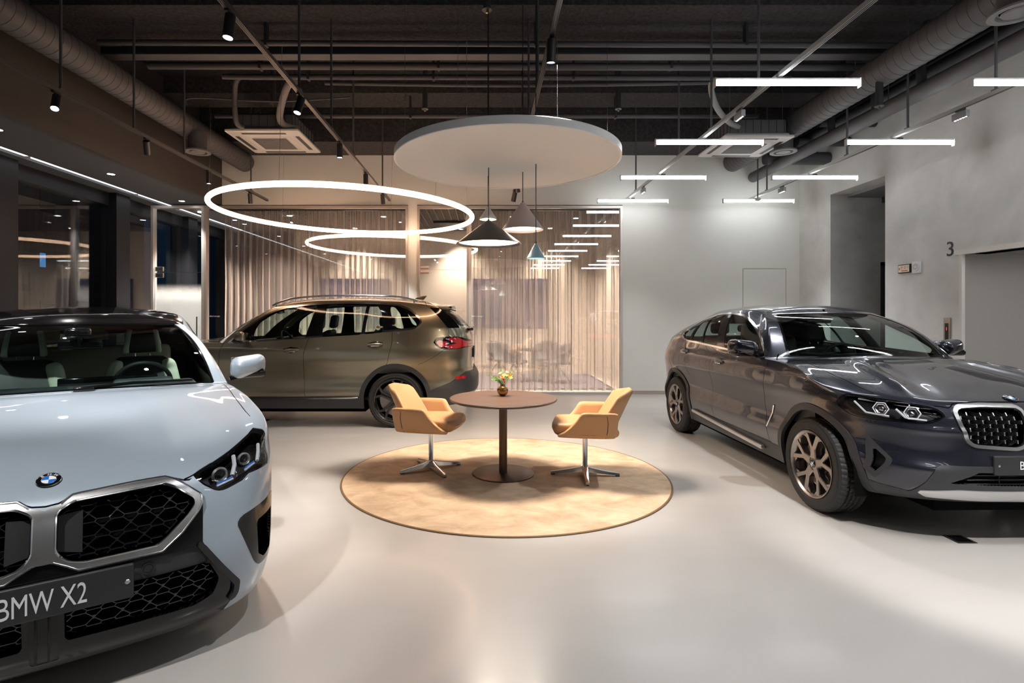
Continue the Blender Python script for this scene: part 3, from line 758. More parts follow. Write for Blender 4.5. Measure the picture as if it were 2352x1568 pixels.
P4 = dict(nf=2.9, nr=3.0, xs_f=1.35, xs_r=-1.6, Ua=1.23, Ud=2.45, nV=48,
    xf=[(.28, 2.08), (.33, 2.19), (.42, 2.25), (.55, 2.265), (.7, 2.245), (.85, 2.225), (.93, 2.18), (1.0, 2.08)],
    xr=[(.26, -2.2), (.45, -2.36), (.6, -2.37), (.9, -2.33), (1.1, -2.30), (1.2, -2.28)],
    w=[(.25, .915), (.40, .945), (.52, .958), (.66, .932), (.80, .945), (.93, .965), (1.03, .955), (1.12, .915), (1.22, .875)],
    plan=[(-2.4, .95), (-1.9, .985), (-1.43, 1.01), (-.8, .985), (0, .985), (.8, .985), (1.43, 1.008), (1.9, .99), (2.3, .97)],
    zs=[(0, .965), (.35, .972), (.7, .985), (.9, 1.035), (1, 1.075), (1.13, 1.115), (1.23, 1.13), (1.5, 1.14), (1.9, 1.185), (2, 1.20), (2.3, 1.215), (3, 1.19)],
    zb=[(0, .29), (.6, .29), (.9, .27), (1, .25), (2, .25), (2.4, .28), (3, .30)],
    fbumps=[(-.026, .60, .61, .16, .085), (.010, .60, .775, .30, .022), (.012, .62, .52, .14, .03)], cowl=(.98, 1.165), hoodprof=[(0, 0), (.3, .035), (.6, .04), (1, 0)], hoodk=.20, hoodb=[(.022, .50, .045, 0, 0), (-.010, .36, .06, 0, 0)],
    header=(.20, .06), rheader=(-1.50, -1.42), wr=[(-1.5, .52), (-1.0, .60), (-.3, .635), (.06, .60), (.2, .59)],
    zr=[(.2, 1.53), (.06, 1.555), (-.2, 1.60), (-.5, 1.605), (-.9, 1.59), (-1.2, 1.535), (-1.5, 1.45)], zrf=.035,
    zc=[(.2, 1.60), (-.2, 1.65), (-.6, 1.66), (-1.0, 1.64), (-1.5, 1.53)],
    cbulge=[(0, .05), (.9, .05), (1.23, .03), (2, .035), (2.5, .03), (3, .02)], relax=8)
P2 = dict(nf=3.6, nr=3.2, xs_f=1.50, xs_r=-1.55, Ua=1.21, Ud=2.45, nV=52, cowl_k=.90,
    xf=[(.18, 2.17), (.24, 2.21), (.36, 2.235), (.47, 2.25), (.62, 2.235), (.76, 2.20), (.83, 2.165), (.90, 2.08)],
    xr=[(.26, -2.1), (.5, -2.28), (.9, -2.24), (1.1, -2.2), (1.2, -2.15)],
    w=[(.18, .875), (.35, .912), (.55, .92), (.75, .925), (.95, .92), (1.05, .895), (1.18, .845)],
    plan=[(-2.2, .95), (-1.35, 1.0), (-.5, .97), (.6, .955), (.95, .965), (1.35, 1.005), (1.6, 1.018), (2.2, 1.02)],
    zs=[(0, .855), (.3, .865), (.55, .89), (.75, .955), (.9, 1.01), (1, 1.035), (1.1, 1.075), (1.21, 1.11), (1.5, 1.13), (2, 1.17), (2.4, 1.17), (3, 1.12)],
    zb=[(0, .17), (.4, .175), (.7, .21), (.9, .25), (1, .26), (2, .26), (2.4, .28), (3, .30)],
    cowl=(1.04, 1.135), hoodprof=[(0, 0), (.3, .05), (.6, .055), (.85, .035), (1, 0)], hoodk=.12, hoodb=[(.008, .42, .07, 0, 0)],
    header=(.30, .15), rheader=(-1.75, -1.62), wr=[(-1.8, .52), (-1.0, .605), (-.3, .635), (.15, .615), (.3, .61)],
    zr=[(.3, 1.495), (.15, 1.515), (-.2, 1.575), (-.7, 1.59), (-1.2, 1.55), (-1.8, 1.40)], zrf=.02,
    zc=[(.3, 1.53), (-.1, 1.60), (-.6, 1.64), (-1.1, 1.62), (-1.8, 1.45)],
    cbulge=[(0, .05), (.9, .05), (1.21, .03), (2, .03), (3, .02)], relax=10)
def roundel(parent, M, r, letters=True, name='emblem'):
    """ringed disc with blue and white quarters; local +Z faces out"""
    b = MB(); b.lathe([(0, .002), (r*.93, .003), (r, .0015), (r, -.004)], 36); o = b.build(name, GB, parent); o.matrix_local = M
    b = MB()
    for k in range(2):
        b.cur = 0
    for q in range(4):
        b.cur = q % 2
        ang = [math.pi/2*q + math.pi/2*i/8 for i in range(9)]
        pts = [(0, 0)] + [(r*.56*math.cos(a), r*.56*math.sin(a)) for a in ang]; b.prism(pts, .002, .0045)
    b.build('emblem_quarters', [EW, EB], o, smooth=0)
    b = MB()
    for rr in (.585, .97): b.lathe([(r*(rr-.03), .0035), (r*rr, .006), (r*(rr+.03), .0035)], 36)
    b.build('emblem_ring', CHR, o)
    if letters:
        for ch, a in (('B', 132), ('M', 90), ('W', 48)):
            t = text('emblem_letter', ch, r*.42, EW, o, T(r*.775*math.cos(R(a)), r*.775*math.sin(R(a)), .0035, rz=R(a-90)), .0006)
    return o

def wheel(parent, loc, RT, W, RR, style, rim_m, flip=1, spin=0., name='wheel'):
    """tyre mesh with rim, spokes, disc as children; axis along local Y, outer face +Y"""
    w = W/2; b = MB(); seg = 168
    prof = [(RR-.012, -w*.80), (RR+.006, -w*.93), (RR+.03, -w), ((RR+RT)/2, -w*1.04), (RT-.03, -w*.98), (RT-.010, -w*.88), (RT-.002, -w*.72)]
    t0 = len(prof)
    for g in (-.42, -.14, .14, .42): prof += [(RT, w*(g-.075)), (RT-.009, w*(g-.06)), (RT-.009, w*(g+.06)), (RT, w*(g+.075))]
    t1 = len(prof)
    prof += [(RT-.002, w*.72), (RT-.010, w*.88), (RT-.026, w*.975), (RT-.034, w*.965), ((RR+RT)/2+.01, w*1.04), (RR+.035, w*1.01), (RR+.028, w*1.03), (RR+.008, w*.93), (RR-.012, w*.80)]
    MY = Matrix.Rotation(R(-90), 4, 'X')
    vs = []; fs = []
    for i, (r, z) in enumerate(prof):
        for k in range(seg):
            rr = r
            if (t0-2 <= i <= t1+1) and k % 3 == 0 and r > RT-.011: rr = r - .005
            kk = k + (abs(z)/w)*1.6
            vs.append((rr*math.cos(2*math.pi*kk/seg), rr*math.sin(2*math.pi*kk/seg), z))
    for i in range(len(prof)-1):
        for k in range(seg): fs.append((i*seg+k, i*seg+(k+1) % seg, (i+1)*seg+(k+1) % seg, (i+1)*seg+k))
    b.add(vs, fs, MY); ty = b.build(name, RUB, parent, smooth=19)
    ty.location = loc; ty.rotation_euler = (0, 0, 0 if flip > 0 else math.pi)
    b = MB()
    b.lathe([(RR+.004, w*.90), (RR+.008, w*.99), (RR+.002, w*1.0), (RR-.010, w*.93), (RR-.018, w*.86), (RR-.03, w*.5), (RR-.035, -w*.7), (RR-.01, -w*.88)], 72, MY)
    dish = lambda r: w*(.80 + .10*(r/RR))
    def spoke(pts, z0=.0, th=.05, inset=.0):
        """flat polygon in wheel plane with chamfered face"""
        n = len(pts); P = [(x, z) for x, z in pts]; cx = sum(p[0] for p in P)/n; cz = sum(p[1] for p in P)/n
        f = [(x, dish(math.hypot(x, z)) + z0 - .006, z) for x, z in P]
        q = [(cx+(x-cx)*.86, dish(math.hypot(x, z)) + z0, cz+(z-cz)*.86) for x, z in P]
        k = [(x, dish(math.hypot(x, z)) + z0 - th, z) for x, z in P]
        vs = q + f + k; fs = [tuple(range(n))]
        for a, c in ((0, n), (n, 2*n)):
            for i in range(n): fs.append((a+i, a+(i+1) % n, c+(i+1) % n, c+i))
        b.add(vs, fs)
    def bar(r0, a0, w0, r1, a1, w1, z0=0., th=.05, n=4):
        p0 = Vector((r0*math.cos(a0), r0*math.sin(a0))); p1 = Vector((r1*math.cos(a1), r1*math.sin(a1))); d = (p1-p0).normalized(); s_ = Vector((-d.y, d.x))
        L = [p0+(p1-p0)*i/n + s_*(w0+(w1-w0)*i/n) for i in range(n+1)]; Q = [p0+(p1-p0)*i/n - s_*(w0+(w1-w0)*i/n) for i in range(n+1)]
        for i in range(n):
            f = lambda v, dz: (v.x, dish(v.length)+z0+dz, v.y)
            c0 = (L[i]+Q[i])/2; c1 = (L[i+1]+Q[i+1])/2; e = .78
            l0, l1, q0, q1 = [c0+(L[i]-c0)*e, c1+(L[i+1]-c1)*e, c0+(Q[i]-c0)*e, c1+(Q[i+1]-c1)*e]
            vs = [f(l0, 0), f(l1, 0), f(q1, 0), f(q0, 0), f(L[i], -.008), f(L[i+1], -.008), f(Q[i+1], -.008), f(Q[i], -.008), f(L[i], -th), f(L[i+1], -th), f(Q[i+1], -th), f(Q[i], -th)]
            b.add(vs, [(0, 1, 2, 3), (0, 4, 5, 1), (3, 2, 6, 7), (4, 8, 9, 5), (7, 6, 10, 11), (0, 3, 7, 4), (1, 5, 6, 2), (4, 7, 11, 8), (5, 9, 10, 6)])
    rim = b.build('rim', rim_m, ty, smooth=30)
    for k in range(5):
        b = MB(); a = spin + 2*math.pi*k/5
        if style == 'Y':
            bar(.045, a, .036, .135, a, .027)
            bar(.115, a-.06, .017, RR-.004, a-.30, .020, .0)
            bar(.115, a+.06, .017, RR-.004, a+.30, .020, .0)
            bar(RR-.05, a-.29, .012, RR-.006, a-.50, .014, -.006)
            bar(RR-.05, a+.29, .012, RR-.006, a+.50, .014, -.006)
        else:
            bar(.045, a-.36, .019, RR-.07, a-.115, .014)
            bar(.045, a+.36, .019, RR-.07, a+.115, .014)
            bar(RR-.078, a-.125, .017, RR-.002, a-.27, .019)
            bar(RR-.078, a+.125, .017, RR-.002, a+.27, .019)
        b.build('spoke', rim_m, ty, smooth=25)
    b = MB(); b.lathe([(0, dish(0)+.002), (.030, dish(0)+.002), (.050, dish(0)-.004), (.068, dish(0)-.02), (.07, dish(0)-.06)], 30, MY)
    for k in range(5):
        a = spin + R(36) + 2*math.pi*k/5; b.lathe([(0, .001), (.009, .001), (.011, -.004), (.011, -.03)], 10, T(.056*math.cos(a), dish(0)-.002, .056*math.sin(a)) @ MY)
    b.build('hub', rim_m, ty)
    roundel(ty, T(0, dish(0)+.004, 0) @ Matrix.Rotation(R(-90), 4, 'X') @ Matrix.Rotation(R(180), 4, 'Z'), .031, False, 'hub_cap')
    b = MB(); b.lathe([(.05, w*.30), (.075, w*.30), (.08, w*.22), (RR*.78, w*.22), (RR*.78, w*.02), (.08, w*.02)], 48, MY); b.build('brake_disc', DISC, ty)
    b = MB(); b.rbox((0, 0, 0), (.05, .035, .09), .02, T(-RR*.62, w*.15, .03)); b.build('brake_caliper', MG, ty)
    return ty

def seat(parent, x, y, zs, m1, m2=None, wide=.26, head=True, wings=False, z_top=1.12):
    """front seat: cushion with backrest, bolsters and headrest"""
    b = MB(); b.rbox((x+.08, y, zs), (.26, wide-.02, .07), .05); st = b.build('seat', m1, parent)
    h = (z_top - zs - .10)/2
    def lean(px, py, pz): return (px - pz*.30 + (.04*(py/wide)**2), py*(1 - .12*max(0, pz/h)**2), pz)
    b = MB(); b.rbox((x-.20, y, zs+.10+h), (.055, wide-.05, h), .05, deform=lean); b.build('backrest', m1, st)
    for sg in (-1, 1):
        b = MB()
        b.rbox((x-.15, y+sg*(wide-.045), zs+.10+h), (.065, .055, h-.02), .05, deform=lambda a, c, d: (a - d*.30 - .02, c - sg*.05*max(0, d/h), d)); b.build('seat_bolster', m2 or m1, st)
    if head:
        hx = x-.20-h*.30-.035; b = MB()
        b.rbox((hx, y, z_top+.13), (.05, .125, .105), .045, deform=lambda a, c, d: (a - d*.15, c*(1-.22*max(0, d/.105)), d)); hr = b.build('headrest', m1, st)
        b = MB()
        for sg in (-1, 1): b.tube([(hx, y+sg*.05, z_top+.06), (hx+.01, y+sg*.05, z_top-.03)], .006, 8)
        b.build('headrest_post', CHR, st)
        if wings:
            b = MB()
            for sg in (-1, 1): b.rbox((hx+.012, y+sg*.112, z_top+.12), (.042, .022, .098), .02, deform=lambda a, c, d: (a - d*.15, c - sg*.030*max(0, d/.1), d))
            b.build('headrest_wing', m2, st)
    return st
def steering(parent, x, y, z, tilt=25, r=.185):
    b = MB(); M = T(x, y, z, ry=R(-90+tilt))
    ring = [M @ Vector((r*math.cos(2*math.pi*k/40), r*math.sin(2*math.pi*k/40), 0)) for k in range(40)]
    b.tube(ring, .016, 10, closed=True); st = b.build('steering_wheel', LEAD, parent)
    b = MB(); b.rbox((0, 0, 0), (.06, .065, .025), .02, M)
    for a in (90, 270, 180): b.tube([M @ Vector((.04*math.cos(R(a)), .04*math.sin(R(a)), 0)), M @ Vector((r*math.cos(R(a)), r*math.sin(R(a)), 0))], .013, 8)
    b.build('steering_hub', MG, st); return st
def interior(parent, S, P, ws_x, zdash, wid, seats=(.0, -.85), m1=LEAD, m2=None, wings=False, zs=.62, ztop=1.12, rear_m=None, headl=HEADL, rail=True):
    """cabin: dashboard, floor tub, seats, wheel and headlining"""
    b = MB()
    b.rbox((ws_x-.30, 0, zdash-.13), (.34, wid-.06, .13), .06, deform=lambda a, c, d: (a - .10*(abs(c)/wid)**2, c, d - .07*max(0, a/.34)**2 + .0))
    d = b.build('dashboard', DASH, parent)
    b = MB(); b.rbox((ws_x-.58, .37, zdash-.01), (.09, .19, .035), .03); b.build('instrument_hood', DASH, d)
    b = MB(); b.rbox((ws_x-.66, .16, zdash-.01), (.012, .30, .055), .01); b.build('display_screen', GB, d)
    steering(parent, ws_x-.80, .37, zdash-.04)
    b = MB(); b.box(-1.9, ws_x, -wid+.02, wid-.02, .36, .40); b.box(-1.95, -1.90, -wid+.05, wid-.05, .4, .95)
    b.rbox((.1, 0, .58), (.7, .12, .12), .05); b.build('cabin_floor', LEAD, parent)
    for sg in (1, -1): seat(parent, seats[0], sg*.37, zs, m1, m2, wings=wings, z_top=ztop)
    b = MB(); b.rbox((seats[1]+.1, 0, zs+.03), (.28, .62, .08), .06); rs = b.build('rear_seat', rear_m or m1, parent)
    b = MB(); b.rbox((seats[1]-.22, 0, zs+.34), (.06, .62, .27), .05, deform=lambda a, c, d: (a - d*.35, c, d)); b.build('rear_backrest', rear_m or m1, rs)
    for y in (-.36, 0, .36):
        b = MB(); b.rbox((seats[1]-.33, y, zs+.70), (.045, .12, .07 if y else .05), .04); b.build('rear_headrest', rear_m or m1, rs)
    if rail:
        b = MB(); b.rbox((ws_x-.66 + .12, 0, ztop+.24+.05), (.018, .12, .035), .015); b.tube([(ws_x-.52, 0, ztop+.30), (ws_x-.47, 0, ztop+.40)], .012, 8); b.build('rear_view_mirror', GB, parent)

def lining(S, parent, zmin, m_low, m_top, umax=2.6):
    """inner skin seen through the glass"""
    V = S['v'] - S['n']*.045
    for nm, pid, cond, m in (('door_lining', 0, lambda i: .95 < S['U'][i] < umax and S['V'][i] > zmin, m_low), ('headlining', 3, lambda i: True, m_top)):
        b = MB(); mp = {}
        for f, p in zip(S['f'], S['fp']):
            if p != pid or not all(cond(k) for k in f): continue
            for sg in (1, -1):
                q = []
                for k in f:
                    if (k, sg) not in mp: mp[(k, sg)] = len(b.v); b.v.append((V[k][0], V[k][1]*sg, V[k][2]))
                    q.append(mp[(k, sg)])
                b.f.append(tuple(q)); b.m.append(0)
        b.build(nm, m, parent, smooth=60)

def near(S, x=None, y=None, z=None, umax=None, pid=None, xmin=None):
    d = 0
    V = S['v']
    if x is not None: d = d + (V[:, 0]-x)**2
    if y is not None: d = d + (V[:, 1]-abs(y))**2
    if z is not None: d = d + (V[:, 2]-z)**2
    if umax is not None: d = d + (S['U'] > umax)*9
    if pid is not None: d = d + (S['P'] != pid)*9
    if xmin is not None: d = d + (V[:, 0] < xmin)*9
    # inverse-distance blend of the nearest few
    i = np.argsort(d)[:4]; w = 1/(d[i]+1e-8); w /= w.sum()
    p = (V[i]*w[:, None]).sum(0); n = (S['n'][i]*w[:, None]).sum(0); n /= np.linalg.norm(n)
    if y is not None and y < 0: p = p*[1, -1, 1]; n = n*[1, -1, 1]
    return Vector(p), Vector(n)
class Face:
    """exact lookup of the nose surface by (y, z)"""
    def __init__(s, S, pids):
        tr = []
        for f, p in zip(S['f'], S['fp']):
            if p in pids and min(S['v'][k][0] for k in f) > 1.5:
                for k in range(1, len(f)-1): tr.append((f[0], f[k], f[k+1]))
        s.t = np.array(tr); s.S = S; V = S['v']; a, b, c = (V[s.t[:, k]] for k in range(3))
        s.a, s.e1, s.e2 = a[:, 1:], (b-a)[:, 1:], (c-a)[:, 1:]; s.det = s.e1[:, 0]*s.e2[:, 1] - s.e1[:, 1]*s.e2[:, 0]; s.det = np.where(abs(s.det) < 1e-12, 1e-12, s.det)
    def __call__(s, y, z):
        q = np.array([abs(y), z]) - s.a; u = (q[:, 0]*s.e2[:, 1] - q[:, 1]*s.e2[:, 0])/s.det; v = (s.e1[:, 0]*q[:, 1] - s.e1[:, 1]*q[:, 0])/s.det
        ok = np.where((u > -1e-3) & (v > -1e-3) & (u+v < 1.001))[0]
        if not len(ok): return near(s.S, y=y, z=z, xmin=1.5)
        V, N = s.S['v'], s.S['n']; best = None
        for i in ok:
            w = (1-u[i]-v[i], u[i], v[i]); p = sum(w[k]*V[s.t[i, k]] for k in range(3)); n = sum(w[k]*N[s.t[i, k]] for k in range(3))
            if best is None or p[0] > best[0][0]: best = (p, n)
        p, n = best; n = n/np.linalg.norm(n)
        if y < 0: p = p*[1, -1, 1]; n = n*[1, -1, 1]
        return Vector(p), Vector(n)
def frame_on(p, n, up=(0, 0, 1)):
    z = n.normalized(); x = Vector(up).cross(z).normalized(); y = z.cross(x)
    M = Matrix((x, y, z)).transposed().to_4x4(); M.translation = p; return M

def mirror(parent, base, sg, m_cap, size=(.085, .115, .075), out=.14):
    """door mirror: cap over dark foot with a glass face; sg is the side"""
    bx, by, bz = base; c = (bx, sg*(by+out), bz)
    def df(a, c_, d):
        k = 1 - .28*max(0, a/size[0])**1.5
        return (a - .03*(c_*sg/size[1]), c_*k, d*k + .012*(c_*sg/size[1]))
    b = MB(); b.rbox(c, size, .06, k=5, deform=df); o = b.build('mirror', m_cap, parent, smooth=60)
    b = MB(); b.rbox((c[0]-.012, c[1], c[2]-size[2]*.62), (size[0]*.86, size[1]*.90, size[2]*.42), .03, deform=lambda a, c_, d: (a, c_, d)); b.build('mirror_base', GB, o)
    b = MB(); b.rbox((c[0]-size[0]-.001, c[1], c[2]), (.004, size[1]*.84, size[2]*.80), .003); b.build('mirror_glass', CHR, o)
    b = MB(); b.sweep([(bx+.01, sg*(by-.03), bz-size[2]-.005), (bx+.01, sg*(by+.03), bz-size[2]*.85), (bx, sg*(by+out*.8), bz-size[2]*.7)], [(-.03, -.010), (.03, -.012), (.03, .012), (-.03, .012)]); b.build('mirror_foot', GB, o)
    return o
def handle(parent, S, x, z, sg, m, slope=.0):
    p, n = near(S, x=x, y=sg, z=z, pid=0); p, n = near(S, x=x, z=z, pid=0); p.y *= sg; n.y *= sg
    M = frame_on(p, n); ML = M @ Matrix.Rotation(slope*sg, 4, 'Z')
    b = MB(); b.rbox((0, 0, -.012), (.112, .050, .014), .013, ML, deform=lambda a, c, d: (a, c*math.sqrt(max(.02, 1-(a/.114)**2)), d)); cup = b.build('handle_cup', GB, parent)
    b = MB(); b.rbox((0, -.006, .012), (.108, .020, .012), .011, ML, deform=lambda a, c, d: (a, c*(1-.35*(a/.108)**2), d - .012*(a/.108)**2)); h = b.build('door_handle', m, cup)
    b = MB(); b.rbox((0, -.030, .012), (.06, .006, .006), .004, ML); b.build('handle_strip', CHR, cup)
    return cup

XZ = lambda c: (c['x'], c['z']); XY = lambda c: (c['x'], c['y']); YZ = lambda c: (c['y'], c['z']); UZ = lambda c: (c['U']*1.3, c['z'])
def common_car(name, label, loc, rz, P, paint_m, wb, RT, TW, RR, tw_y, style, rim_m, extra, archw=.055, roof_m=None, scale=1., arch_m=None, arch_off=.008, arch_z=0., spins=(0, 0), door=None, lamps=None, sill=None, dlo=None, trim_m=None, wins=None, ws=(.62, .05, .965), rw=(2.52, .06, .93), dlo_trim=.018, arch_r=.055):
    root = thing(name, label, 'car', (loc[0], loc[1], 0), rz); root.scale = (scale,)*3
    S = car_surface(P); s = Soup(S); yes = lambda x, y, z: y > .42
    hb = wb/2; ra = RT + arch_r
    for xc in (hb, -hb):
        s.region('cut', lambda c, xc=xc: np.hypot(c['x']-xc, c['z']-RT-arch_z) - ra, [0], yes)
    for xc in (hb, -hb):      # below the arch centre the opening stays as wide
        s.region('cut', lambda c, xc=xc: np.maximum(abs(c['x']-xc) - ra, c['z']-RT-arch_z), [0], yes)
    if archw:
        for xc in (hb, -hb):
            s.region('arch_trim%d' % (xc > 0), lambda c, xc=xc: np.where(c['z'] > RT+arch_z, np.hypot(c['x']-xc, c['z']-RT-arch_z), abs(c['x']-xc)) - ra - archw, [0], lambda x, y, z: y > .60)
    extra(s, 'pre')
    if sill: s.region('sill_cladding', lambda c: np.maximum.reduce([c['z']-sill[0]-sill[1]*c['x'], abs(c['x'])-hb-.05]), [0])
    # side glass
    if dlo:
        dl = dlo; sd = lambda c: sdf(dl, c['x'], c['z'])
        for nm, poly in wins:
            for sub in (poly,): s.region(nm, lambda c, sub=sub: sdf(sub, c['x'], c['z']), [0, 2], yes)
        s.region('pillar_trim', lambda c: sd(c)+dlo_trim, [0, 2], yes)
        s.region('window_trim', lambda c: sd(c), [0, 2], yes)
    for k in range(5):
        pass
    k = ws
    s.region('windshield', lambda c: np.maximum.reduce([(c['U']-k[0])*.9, (k[1]-c['V'])*.6, (c['V']-k[2])*.6]), [2])
    s.region('windshield_frame', lambda c: np.maximum.reduce([(c['U']-k[0]-.03)*.9, (k[1]-.05-c['V'])*.6, (c['V']-k[2]-.012)*.6]), [2])
    q = rw
    s.region('rear_window', lambda c: np.maximum.reduce([(q[0]-c['U'])*1., (q[1]-c['V'])*.6, (c['V']-q[2])*.6]), [2])
    # shut lines, then door skins
    if door:
        for ln in door['lines']: s.line('shut_line', ln, XZ, [0, 2], lambda x, y, z: y > .5)
        for nm, poly in door['skins']: s.region(nm, lambda c, poly=poly: sdf(poly, c['x'], c['z']), [0], lambda x, y, z: y > .6)
    extra(s, 'post')
    if roof_m: s.region('roof', lambda c: np.full(c['x'].shape, -1.), [3])
    s.region('body', lambda c: np.full(c['x'].shape, -1.))
    # emit
    s.emit('body', None, paint_m, root); s.emit('roof', None, roof_m or paint_m, root, offset=.003)
    for q_ in (0, 1): s.emit('arch_trim%d' % q_, None, arch_m or MG, root, offset=arch_off, rim=.03, sides='split', obj_name='wheel_arch_trim')
    s.emit('sill_cladding', None, arch_m or MG, root, offset=.006, rim=.02, sides='split')
    s.emit('pillar_trim', None, GB, root, offset=-.002, sides='split'); s.emit('window_trim', None, trim_m or CHR, root, offset=.004, rim=.008, sides='split')
    s.emit('windshield', None, CG, root, offset=-.004, rim=0); s.emit('windshield_frame', None, GB, root, offset=-.003, rim=.004)
    s.emit('rear_window', None, CGD, root, offset=-.004, rim=0)
    for o_ in s.emit('shut_line', None, VOID, root, offset=-.007, rim=0, sides='split', obj_name='door_seal'): o_['kind'] = 'stuff'
    if door:
        for nm in {n for n, _ in door['skins']}: s.emit(nm, None, paint_m, root, sides='split')
    if wins:
        for nm in dict.fromkeys(n for n, _ in wins): s.emit(nm, None, CG, root, offset=-.006, rim=0, sides='split', obj_name='side_window')
    # wheels and wells
    for i, xc in enumerate((hb, -hb)):
        for sg in (1, -1):
            wheel(root, (xc, sg*(tw_y-TW/2), RT-.004), RT, TW, RR, style, rim_m, sg, spins[i])
            b = MB(); n = 20; Rw = ra + .012; pts = [(Rw*math.cos(math.pi*k/n), Rw*math.sin(math.pi*k/n)) for k in range(n+1)]
            pts = [(Rw, -.12)] + pts + [(-Rw, -.12)]
            vs = []; fs = []
            for (x, z) in pts: vs += [(xc+x, sg*.46, RT+arch_z+z), (xc+x, sg*(tw_y-.05), RT+arch_z+z)]
            for k in range(len(pts)-1): fs.append((2*k, 2*k+1, 2*k+3, 2*k+2))
            fs.append(tuple(range(0, 2*len(pts), 2))); b.add(vs, fs); b.build('wheel_well', VOID, root, smooth=0)
    b = MB(); b.box(-hb+ra, hb-ra, -.84, .84, .20, .30); b.box(-2.1, 2.02, -.46, .46, .20, .34); b.build('underbody', VOID, root, smooth=0)
    return root, S, s
# ------------------------------------------------------------------ car seen from the side (olive bronze)
yes6 = lambda x, y, z: y > .6
ab5 = [(-.30, 1.24), (-.237, 1.008), (-.238, .705), (-.263, .30)]; bc5 = [(-1.435, 1.34), (-1.44, 1.149), (-1.383, .887), (-1.30, .78)]; cf5 = [(.86, 1.17), (.907, 1.042), (.921, .83), (.884, .30)]
LAMP5 = [(2.174, 1.165), (2.205, 1.228), (2.293, 1.240), (2.428, 1.236), (2.515, 1.208), (2.80, 1.158), (2.80, 1.085), (2.495, 1.080), (2.411, 1.062), (2.28, 1.066), (2.218, 1.095)]
def uz(poly, c, k=1.3): return sdf([(u*k, z) for u, z in poly], c['U']*k, c['z'])
def ex5(s, st):
    if st == 'pre':
        s.region('tail_red', lambda c: np.minimum.reduce([uz([(2.20, 1.16), (2.225, 1.195), (2.32, 1.165), (2.30, 1.10), (2.24, 1.10)], c), uz([(2.31, 1.225), (2.42, 1.223), (2.52, 1.175), (2.76, 1.145), (2.76, 1.125), (2.40, 1.150), (2.345, 1.165)], c), uz([(2.33, 1.135), (2.44, 1.135), (2.76, 1.112), (2.76, 1.094), (2.49, 1.092), (2.41, 1.073), (2.30, 1.078)], c)]), [0], lambda x, y, z: x < -1.5)
        s.region('tail_lamp', lambda c: uz(LAMP5, c), [0])
        s.region('reflector', lambda c: uz([(2.325, .645), (2.371, .687), (2.49, .700), (2.475, .652)], c), [0])
        s.region('skid', lambda c: np.maximum.reduce([c['z']-.455-.04*(c['U']-2.4), 2.40-c['U'], .375-c['z']]), [0])
        s.region('rear_cladding', lambda c: sdf([(-1.93, .50), (-2.22, .612), (-2.43, .745), (-2.8, .74), (-2.8, .1), (-1.80, .1)], c['x'], c['z']), [0], lambda x, y, z: x < -1.8)
        s.region('pillar_trim', lambda c: np.maximum.reduce([2.34-c['U'], c['U']-2.50, .03-c['V'], c['V']-.86]), [2])
    else:
        s.line('shut_line', [(-1.80, 1.76), (-1.93, 1.62)], XZ, [2, 3])
        s.line('shut_line', [(2.34*1.3, 1.36), (2.33*1.3, 1.23)], UZ, [0])
        s.line('shut_line', [(2.28*1.3, 1.07), (2.22*1.3, 1.0), (2.10*1.3, .90), (2.03*1.3, .86)], UZ, [0], lambda x, y, z: x < -1.6, .002)
X5D = dict(lines=[ab5, bc5, cf5, [(.884, .415), (-1.0, .415)]],
    skins=[('front_door', [(.86, 1.17), (.907, 1.042), (.921, .83), (.884, .415), (-.262, .415), (-.238, .705), (-.237, 1.008), (-.30, 1.24)]),
           ('rear_door', [(-.30, 1.24), (-.237, 1.008), (-.238, .705), (-.262, .415), (-1.05, .415), (-1.10, .70), (-1.3, .84), (-1.383, .887), (-1.44, 1.149), (-1.435, 1.34)])])
W5 = [('win_f', smooth_poly([(.42, 1.195), (.47, 1.25), (.435, 1.40), (.355, 1.485), (.19, 1.585), (-.02, 1.642), (-.355, 1.672)], 4, False) + [(-.245, 1.225)]),
      ('win_r', round_poly([(-.495, 1.683), (-1.05, 1.683), (-1.008, 1.268), (-.470, 1.234)], .03)),
      ('win_v', round_poly([(-1.095, 1.680), (-1.20, 1.676), (-1.275, 1.56), (-1.318, 1.30), (-1.052, 1.272)], .03)),
      ('win_q', smooth_poly([(-1.385, 1.655), (-1.515, 1.648), (-1.60, 1.59), (-1.69, 1.505), (-1.765, 1.405), (-1.70, 1.355), (-1.51, 1.360), (-1.44, 1.45)], 4))]
DLO5 = round_poly([(.835, 1.138), (.558, 1.161), (-.307, 1.221), (-1.405, 1.309), (-1.745, 1.336), (-1.855, 1.438), (-1.762, 1.545), (-1.645, 1.632), (-1.495, 1.685), (-1.22, 1.709), (-.766, 1.718), (-.401, 1.709), (-.13, 1.681), (.141, 1.636), (.316, 1.572), (.474, 1.464), (.627, 1.339), (.717, 1.251)], .06)
car5, S5, sp5 = common_car('car', 'olive bronze sport utility car seen side-on in front of the curtained glass wall', (-2.7075, 8.32), R(180), P5, PA5, 2.975, .38, .26, .290, .985, 'V', BRIM, ex5, archw=.062, door=X5D, dlo=DLO5, wins=W5, sill=(.425, 0), spins=(.3, .42), ws=(.60, .05, .965), rw=(2.50, .10, .88), arch_m=MG, dlo_trim=.022)
car5['group'] = 'cars on show'
for nm, m, of in (('tail_red', RED, -.001), ('tail_lamp', GB, -.002), ('reflector', RED, 0), ('skid', SIL, .012), ('rear_cladding', MG, .008)):
    o = sp5.emit(nm, None, m, car5, offset=of, rim=.012, sides='split', obj_name={'tail_red': 'tail_light', 'tail_lamp': 'tail_light_housing', 'skid': 'skid_plate'}.get(nm))
lining(S5, car5, .45, LEAD, HEADL)
interior(car5, S5, P5, .98, 1.17, .86, (.02, -.88), LEAD, zs=.74, ztop=1.30)
